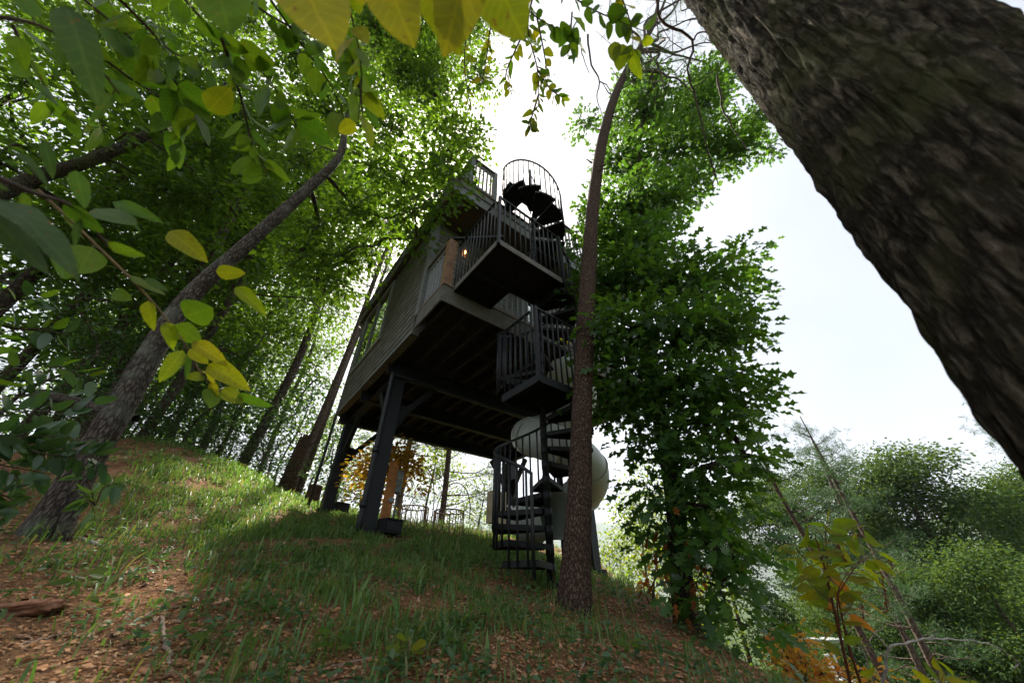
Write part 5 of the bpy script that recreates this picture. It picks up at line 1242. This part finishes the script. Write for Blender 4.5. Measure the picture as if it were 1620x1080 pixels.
# understory shrubs at the left
def understory(label, twigs, spec, seed, group='glossy shrubs at the left edge'):
    return branch('understory_shrub', label, 'shrub', twigs, spec, seed, rad=.006, group=group, droop=.25, face=.05, spread=.8, stem=M['twig'])
U = ['under']
understory('glossy pale-leaved shrub spreading before the foot of the leaning hardwood', [[(-60, 720, 2.3), (20, 700, 2.4), (90, 705, 2.5), (165, 728, 2.6)], [(-60, 720, 2.3), (0, 660, 2.4), (60, 650, 2.6), (120, 660, 2.7)], [(-60, 720, 2.3), (0, 735, 2.4), (40, 742, 2.5), (70, 748, 2.6)], [(-60, 720, 2.3), (-10, 690, 2.3), (40, 690, 2.4), (110, 690, 2.5)], [(20, 700, 2.4), (60, 715, 2.4), (110, 722, 2.5), (150, 722, 2.6)]],
           [(22, 34, U), (22, 30, U), (20, 32, U), (18, 30, U), (16, 30, U)], 81)
understory('dark low shrub at the left edge below the glossy pale-leaved one', [[(-80, 800, 2.2), (-20, 780, 2.3), (10, 785, 2.4), (30, 800, 2.5)], [(-80, 800, 2.2), (-20, 810, 2.3), (10, 815, 2.4)], [(-80, 800, 2.2), (-10, 740, 2.3), (30, 760, 2.3)], [(-20, 780, 2.3), (20, 770, 2.6), (40, 775, 2.7)]], [(16, 30, U), (12, 28, U), (10, 30, U), (9, 28, U)], 82)
understory('taller leafy shrub behind the glossy one, reaching up the left edge', [[(-90, 640, 2.8), (0, 590, 2.9), (80, 580, 3.0), (150, 600, 3.1)], [(-90, 640, 2.8), (-20, 540, 2.9), (50, 520, 3.0), (110, 530, 3.1)], [(-90, 640, 2.8), (0, 630, 3.0), (90, 625, 3.1), (150, 640, 3.2)], [(-60, 560, 2.9), (20, 480, 3.0), (70, 470, 3.1)]], [(20, 30, ['under', 'lance']), (20, 28, ['under', 'lance']), (9, 24, U), (12, 28, ['under', 'lance'])], 83)
understory('small plant with drooping leaves at the foot of the leaning hardwood', [[(150, 800, 3.2), (140, 760, 3.2), (130, 745, 3.2)], [(150, 800, 3.2), (165, 770, 3.2), (185, 765, 3.2)], [(150, 800, 3.2), (140, 785, 3.2), (150, 810, 3.2)]], [(8, 26, ['under', 'pale']), (8, 26, ['under', 'pale']), (6, 22, U)], 84)

# tulip-tree seedling, low seedlings
def seedling(u, v, label, n, lp, kinds, seed, h=60):
    g = gpt(u, v); d = g[1] * CP + g[2] * SP; r = np.random.default_rng(seed)
    root = thing('seedling', label, 'seedling', tuple(g), 0, 'seedlings on the bare soil'); L = lp * d / FPX; hh = h * d / FPX; parts = [tube_arr(np.array([(0, 0, -.02), (.01, 0, hh * .5), (.0, .01, hh)]), [.003, .0025, .002], 5)]
    for i in range(n):
        f = .35 + .65 * (i + 1) / n; a = i * 2.4 + seed; b = np.array([0, 0, hh * f]); d_ = np.array([math.cos(a), math.sin(a), .25]); e = b + d_ * L * .4; parts.append(tube_arr(np.array([b, (b + e) / 2, e]), .0013, 4))
        nn = unit(UP * .6 - unit(g) * .7 + r.normal(size=3) * .2)
        put_leaf(root, np.zeros(3), e, d_ * .8 + np.array([0, 0, -.1]), nn, L * r.uniform(.8, 1.15), kinds[i % len(kinds)])
    joined('stem', parts, M['twig_green'], root)
seedling(640, 1062, 'bright yellow-green seedling on the litter at the bottom centre', 5, 26, ['tulip'], 1, 40)
seedling(110, 945, 'broad-leaved green seedling among the chips at the lower left', 9, 24, ['lance', 'round2'], 2, 36)
seedling(330, 1035, 'grey-green seedling beside the short standing stick', 8, 24, ['lance'], 3, 30)
seedling(150, 975, 'small seedling right of the red slab rock', 7, 20, ['lance'], 4, 24)
seedling(400, 985, 'low seedling with rounded leaves left of the long grass', 8, 18, ['round2'], 5, 26)
seedling(520, 1050, 'leafy seedling in the grass at the bottom, left of the yellow-green one', 10, 24, ['lance', 'round2'], 6, 44)
seedling(880, 1010, 'small green seedling left of the pine foot', 7, 16, ['lance'], 7, 26)
seedling(1000, 1045, 'low green seedling on the red bank below the pine', 9, 17, ['round2', 'lance'], 8, 26)
seedling(750, 1000, 'leafy seedling in the patchy grass right of centre', 8, 18, ['lance'], 9, 34)

# slab rock, sticks
def rock(u, v, sx, sy, sz, label, seed, rz=0.2):
    g = gpt(u, v); n, m = 44, 26; r = np.random.default_rng(seed)
    th = np.linspace(0, 2 * np.pi, n, endpoint=False); ph = np.linspace(-1.5, 1.5, m); TH, PH = np.meshgrid(th, ph); P = np.stack([np.cos(TH) * np.cos(PH), np.sin(TH) * np.cos(PH), np.sin(PH)], -1).reshape(-1, 3)
    P = np.sign(P) * np.abs(P) ** .7; P = P * (1 + .30 * fbm(P * 1.9, seed, 4)[:, None]); P[:, 2] = np.round(P[:, 2] * 4) / 4 * .85 + P[:, 2] * .15; P[:, :2] *= (1 + .10 * np.sin(P[:, 2:3] * 23)); P = P * np.array([sx, sy, sz])
    i = (np.arange(m - 1)[:, None] * n + np.arange(n)[None]).ravel(); j = (np.arange(m - 1)[:, None] * n + (np.arange(n)[None] + 1) % n).ravel(); F = np.stack([i, j, j + n, i + n], 1)
    me = arr_mesh('slab_rock', P, F, False); me.materials.append(M['rock']); o = link(bpy.data.objects.new('slab_rock', me)); o.location = tuple(g + UP * sz * .35); o.rotation_euler = (.1, -.1, rz); return tag(o, label, 'rock')
M['rock'] = m_simple('red_sandstone', (.19, .085, .045), .9, .3, 22, bmp=.8)
rock(28, 968, .14, .09, .035, 'flat layered red slab rock at the lower left edge', 7)
def stick(label, pts, rad, mat, seed):
    r = np.random.default_rng(seed); P = np.array([gpt(u, v) for u, v in pts]); P[:, 2] += rad * .8; o = P[0].copy(); S = spline(P, 5) - o; S[1:-1] += r.normal(size=(len(S) - 2, 3)) * rad * .35
    me_o = joined('stick', [tube_arr(S, rad * np.interp(np.linspace(0, 1, len(S)), [0, .1, .85, 1], [.75, 1, .8, .5]), 8)], mat); me_o.location = tuple(o); tag(me_o, label, 'stick', 'sticks lying on the slope')
stick('short thick brown stick pointing down the slope at the lower left', [(254, 978), (257, 1005), (264, 1030), (268, 1055)], .010, M['brown_wood'], 1)
stick('long thin stick lying in the litter near the bottom centre', [(505, 1062), (560, 1048), (620, 1036)], .006, M['brown_wood'], 2)
stick('pale straw-like stick on the red bank below the pine', [(912, 1078), (925, 1045), (938, 1018)], .004, M['dead_wood'], 3)
stick('grey twig on the chips in the lower left corner', [(30, 1022), (70, 1012), (110, 1002)], .006, M['brown_wood'], 4)
stick('bleached fallen branch right of the foot of the leaning hardwood', [(100, 852), (130, 855), (165, 866)], .016, M['dead_wood'], 5)
stick('dark twig crossing the grass edge above the thick brown stick', [(245, 968), (280, 962), (310, 960)], .007, M['twig'], 6)
stick('curved thin root-like twig on the soil right of the thick brown stick', [(298, 942), (325, 948), (338, 965)], .006, M['twig'], 7)
stick('thin grey stick beside the fallen branch at the hardwood foot', [(110, 846), (150, 850), (185, 852)], .008, M['twig'], 8)
stick('short fallen stick behind the glossy shrub at the left edge', [(14, 778), (22, 790), (30, 803)], .02, M['dead_wood'], 9)

# ------------------------------------------------------------------ ground cover
WU = np.arange(0, 1621, 135); WV = np.arange(660, 1081, 60)
GW = np.array([  # how grassy the slope is, read along rows of the clearing
    [.1, .2, .6, .9, .9, .8, .8, .8, .8, .8, .8, .8, .8],
    [.05, .3, .9, 1., 1., 1., 1., 1., 1., 1., 1., 1., 1.],
    [.05, .35, .75, 1., 1., .9, .9, .9, .9, .9, 1., 1., 1.],
    [.06, .28, .50, .95, 1., .40, .5, .9, 1., 1., 1., 1., 1.],
    [.05, .18, .32, .65, .75, .6, .62, .4, .5, .6, 1., 1., 1.],
    [.04, .10, .14, .26, .34, .30, .26, .10, .04, .12, 1., 1., 1.],
    [.02, .04, .06, .11, .24, .22, .11, .08, .04, .10, 1., 1., 1.],
    [.02, .03, .05, .09, .14, .14, .09, .08, .04, .10, 1., 1., 1.]])
def gweight(P):
    u, v = project(P); a = np.clip(u / 135, 0, 11.999); b = np.clip((v - 660) / 60, 0, 6.999); i = a.astype(int); j = b.astype(int); a -= i; b -= j
    return (GW[j, i] * (1 - a) + GW[j, i + 1] * a) * (1 - b) + (GW[j + 1, i] * (1 - a) + GW[j + 1, i + 1] * a) * b
def scatter(n, r, r0=.7, r1=15.0, p=1.0, az=1.15):
    a = r.uniform(-az, az, n); q = r.random(n); d = r0 * (r1 / r0) ** (q ** p); x = d * np.sin(a); y = d * np.cos(a); P = np.stack([x, y, H(x, y)], 1)
    u, v = project(P); k = (u > -150) & (u < 1770) & (v < 1250) & (P[:, 1] > 0); return P[k]
def slope_n(P):
    e = .03; return unit(np.stack([-(H(P[:, 0] + e, P[:, 1]) - P[:, 2]) / e, -(H(P[:, 0], P[:, 1] + e) - P[:, 2]) / e, np.ones(len(P))], 1))
def grass():
    r = np.random.default_rng(91); P = scatter(300000, r, 1.0, 14.5, .62)
    w = gweight(P); cl = .5 + .6 * fbm(P * np.array([1.6, 1.6, 0]), 15, 3) + .45 * vnoise(P * np.array([5.5, 5.5, 0]), 16); w = w ** 1.1 * np.clip(cl * 2.0 - .25, .0, 1.4)
    P = P[r.random(len(P)) < w * .9]; n = len(P)
    dist = np.linalg.norm(P, axis=1); tall = np.clip(.6 + .8 * vnoise(P * np.array([1.1, 1.1, 0]), 19), .3, 1.3)
    Hh = (.035 + .15 * r.random(n) ** 2.0) * (.5 + .9 * tall) * np.clip(.65 + dist * .07, .7, 1.25); a = r.random(n) * 6.28; bend = r.uniform(.3, 1.25, n)
    dx = np.stack([np.cos(a), np.sin(a), a * 0], 1); s = np.stack([-np.sin(a), np.cos(a), a * 0], 1); wd = (.0022 + .0028 * r.random(n)) * (1 + .12 * dist)
    P0_ = P - UP * .01; M_ = P + UP * (Hh * .62)[:, None] + dx * (Hh * bend * .28)[:, None]; T_ = P + UP * (Hh * (1 - .45 * bend))[:, None] + dx * (Hh * bend * .95)[:, None]
    V = np.stack([P0_ - s * wd[:, None], P0_ + s * wd[:, None], M_ + s * wd[:, None] * .8, M_ - s * wd[:, None] * .8, T_ + s * wd[:, None] * .12, T_ - s * wd[:, None] * .12], 1).reshape(-1, 3)
    i = np.arange(n)[:, None] * 6; F = np.concatenate([i + np.array([[0, 1, 2, 3]]), i + np.array([[3, 2, 4, 5]])]).reshape(-1, 4)
    me = arr_mesh('grass', V, F); me.materials.append(M['grass']); tag(link(bpy.data.objects.new('grass', me)), 'patchy green grass over the red slope under and before the house', None, None, 'stuff')
grass()
def tufts():     # broad-bladed clumps before the stair
    r = np.random.default_rng(92); C = []
    for u, v, k, h in ((560, 985, 26, 95), (545, 1010, 20, 70), (905, 935, 16, 60), (700, 1000, 18, 70), (640, 930, 18, 60), (735, 1040, 20, 75), (960, 925, 16, 40), (820, 925, 16, 45), (480, 925, 14, 55), (200, 875, 18, 46), (165, 925, 10, 60), (430, 880, 14, 46), (700, 900, 16, 50), (840, 1000, 12, 46), (930, 1000, 8, 50), (1205, 1040, 26, 60), (1180, 1010, 18, 40), (780, 965, 14, 50), (360, 940, 12, 50), (610, 1075, 16, 60), (870, 950, 16, 46)):
        g = gpt(u, v); d = g[1] * CP + g[2] * SP; s = d / FPX
        for i in range(k): C.append((g[0] + r.normal() * .09 * max(1, d / 2.5), g[1] + r.normal() * .09, h * s * r.uniform(.35, 1.0), .0045 + .005 * r.random()))
    C = np.array(C); P = np.stack([C[:, 0], C[:, 1], H(C[:, 0], C[:, 1])], 1); n = len(P); a = r.random(n) * 6.28; bend = r.uniform(.4, 1.25, n); dx = np.stack([np.cos(a), np.sin(a), a * 0], 1); s = np.stack([-np.sin(a), np.cos(a), a * 0], 1)
    rows = []
    for t in np.linspace(0, 1, 6):
        c = P + UP * (C[:, 2] * (t - .38 * bend * t * t))[:, None] + dx * (C[:, 2] * bend * .8 * t * t)[:, None] - UP * .005; w = C[:, 3] * (1 - t ** 2.2) * (.7 + .6 * min(1, t * 3)) + .0003
        rows.append(np.stack([c - s * w[:, None], c + s * w[:, None]], 1))
    V = np.stack(rows, 1).reshape(-1, 3); i = np.arange(n)[:, None] * 12; F = np.concatenate([i + 2 * k + np.array([[0, 1, 3, 2]]) for k in range(5)])
    me = arr_mesh('long_grass', V, F, True); me.materials.append(M['grass']); tag(link(bpy.data.objects.new('long_grass', me)), 'broad-bladed tufts of long grass on the slope', None, None, 'stuff')
tufts()
def herbs():
    r = np.random.default_rng(93); P = scatter(16000, r, .8, 12, .8); w = .25 + .75 * gweight(P); cl = vnoise(P * np.array([2.3, 2.3, 0]), 25); P = P[(r.random(len(P)) < w) & (cl > -.05)]
    m = r.integers(3, 8, len(P)); idx = np.repeat(np.arange(len(P)), m); d = np.linalg.norm(P, axis=1)[idx]; C = P[idx] + np.stack([r.normal(size=len(idx)) * .035, r.normal(size=len(idx)) * .035, r.uniform(.01, .09, len(idx))], 1)
    D = r.normal(size=C.shape) * np.array([1, 1, .3]); V, F = leaves(C, D, UP + r.normal(size=C.shape) * .35, r.uniform(.014, .05, len(C)) * (1 + .06 * d), .55, 'oval')
    me = arr_mesh('ground_cover', V, F); me.materials.append(M['herb']); tag(link(bpy.data.objects.new('ground_cover', me)), 'small broad-leaved weeds spread through the grass and litter', None, None, 'stuff')
herbs()
def chip_tmpl(r, k=6):
    a = np.sort(r.random(k)) * 2 * np.pi + np.linspace(0, 1, k) * .01; rad = r.uniform(.6, 1.0, k); x = np.cos(a) * rad * .6; y = np.sin(a) * rad * .38; z = r.normal(size=k) * .03
    return x, y, z
def litter():
    r = np.random.default_rng(94)
    # single flakes of stone big enough to pick out, as pieces of the ground
    P = scatter(5200, r, .85, 6.0, 1.15); w = 1 - gweight(P) * .95; P = P[r.random(len(P)) < w]; u, v = project(P); P = P[(u > -10) & (u < 1630) & (v < 1090)]
    d = P[:, 1] * CP + P[:, 2] * SP; L = r.uniform(.016, .055, len(P)) * (.8 + .15 * d); o = np.argsort(-L / d)[:290]; rest = np.setdiff1d(np.arange(len(P)), o); N = slope_n(P)
    ms = []
    for k in range(8):
        n = int(r.integers(6, 9)); x, y, z = chip_tmpl(r, n); t = .06 + .08 * r.random()
        m = MB(); V = [(x[i], y[i], z[i]) for i in range(n)] + [(x[i] * .9, y[i] * .9, z[i] + t) for i in range(n)]
        m.add(V, [tuple(range(n, 2 * n)), tuple(reversed(range(n)))] + [(i, (i + 1) % n, n + (i + 1) % n, n + i) for i in range(n)]); me = m.mesh('stone_chip'); me.materials.append(M['chip']); ms.append(me)
    for i in o:
        n = unit(N[i] + r.normal(size=3) * .28); a = unit(np.cross(n, r.normal(size=3))); b = np.cross(n, a); q = P[i] + n * L[i] * .12; s = L[i]
        c = inst('stone_chip', ms[int(r.integers(8))], GROUND, Matrix([[a[k] * s, b[k] * s, n[k] * s, q[k]] for k in range(3)] + [[0, 0, 0, 1]]))
    # flakes past that number, joined
    P = scatter(15000, r, .75, 5.0, 1.1); w = 1 - gweight(P) * .97; P = P[r.random(len(P)) < w]; n = len(P); N = slope_n(P); d = P[:, 1] * CP + P[:, 2] * SP
    L = (.008 + .024 * r.random(n) ** 2) * (.75 + .2 * d); N2 = unit(N + r.normal(size=(n, 3)) * .33); A = unit(np.cross(N2, r.normal(size=(n, 3)))); B = np.cross(N2, A); k = 5
    th = (np.arange(k)[None] + r.uniform(-.3, .3, (n, k))) * 2 * np.pi / k; rr = r.uniform(.55, 1.0, (n, k)); asp = r.uniform(.35, .85, (n, 1)); X = np.cos(th) * rr; Y = np.sin(th) * rr * asp
    C0 = P + N * (L * .10)[:, None]; T0 = C0[:, None] + L[:, None, None] * .6 * (X[..., None] * A[:, None] + Y[..., None] * B[:, None]); T1 = T0 + (N2 * (L * r.uniform(.08, .2, n))[:, None])[:, None]
    V = np.concatenate([T0, T1], 1).reshape(-1, 3); b0 = np.arange(n)[:, None] * 10
    q = [b0 + np.array([[i, (i + 1) % 5, 5 + (i + 1) % 5, 5 + i]]) for i in range(5)] + [b0 + np.array([[5, 6, 7, 8]]), b0 + np.array([[5, 8, 9, 5]])]
    F = np.concatenate(q[:6]).reshape(-1, 4); Ft = (b0 + np.array([[5, 8, 9, 9]])); F = np.concatenate([F])
    V2 = T1[:, [0, 3, 4]].mean(1); V = np.concatenate([V, V2]); F = np.concatenate([F, np.stack([b0[:, 0] + 5, b0[:, 0] + 8, b0[:, 0] + 9, np.arange(n) + n * 10], 1)[:, [0, 1, 2, 3]]])
    me = arr_mesh('stone_flakes', V, F); me.materials.append(M['chip']); tag(link(bpy.data.objects.new('stone_flakes', me)), 'small red shale flakes strewn over the bare soil', None, None, 'stuff')
    # everything smaller: leaf litter, chips and shreds as one mass
    P = scatter(120000, r, .75, 13, .85); w = 1.05 - gweight(P) * .75; P = P[r.random(len(P)) < w]; n = len(P); N = slope_n(P); d = np.linalg.norm(P, axis=1)
    L = (.006 + .020 * r.random(n) ** 2.2) * (1 + .16 * d); D = np.cross(N, r.normal(size=(n, 3))); NN = unit(N + r.normal(size=(n, 3)) * .35); asp = r.uniform(.25, .8, n)
    D = unit(D); S = unit(np.cross(NN, D)); C = P + N * (L * .18 + .002)[:, None]; j = lambda: r.uniform(.6, 1.1, n)
    V = np.stack([C - D * (L * j())[:, None] * .6, C + S * (L * asp * j())[:, None] * .55 - D * (L * .1)[:, None] + NN * (L * .12)[:, None], C + D * (L * j())[:, None] * .6, C - S * (L * asp * j())[:, None] * .55 + D * (L * .1)[:, None]], 1).reshape(-1, 3)
    F = np.arange(n * 4).reshape(-1, 4); me = arr_mesh('leaf_litter', V, F); me.materials.append(M['litter']); tag(link(bpy.data.objects.new('leaf_litter', me)), 'red-brown leaf litter, bark shreds and stone flakes over the soil', None, None, 'stuff')
litter()

# ------------------------------------------------------------------ the summer haze in the valley air
def haze():
    m = bpy.data.materials.new('haze'); m.use_nodes = True; nt = m.node_tree; nt.nodes.remove(nt.nodes['Principled BSDF'])
    v = nt.nodes.new('ShaderNodeVolumePrincipled'); v.inputs['Color'].default_value = (.80, .88, 1.0, 1); v.inputs['Density'].default_value = .0002; v.inputs['Anisotropy'].default_value = .2
    nt.links.new(v.outputs[0], nt.nodes['Material Output'].inputs['Volume'])
    o = MB().box((-2700, -2700, -17), (2700, 2700, 340)).build('haze', m); o['kind'] = 'stuff'; o['label'] = 'thin summer haze filling the valley air'
haze()
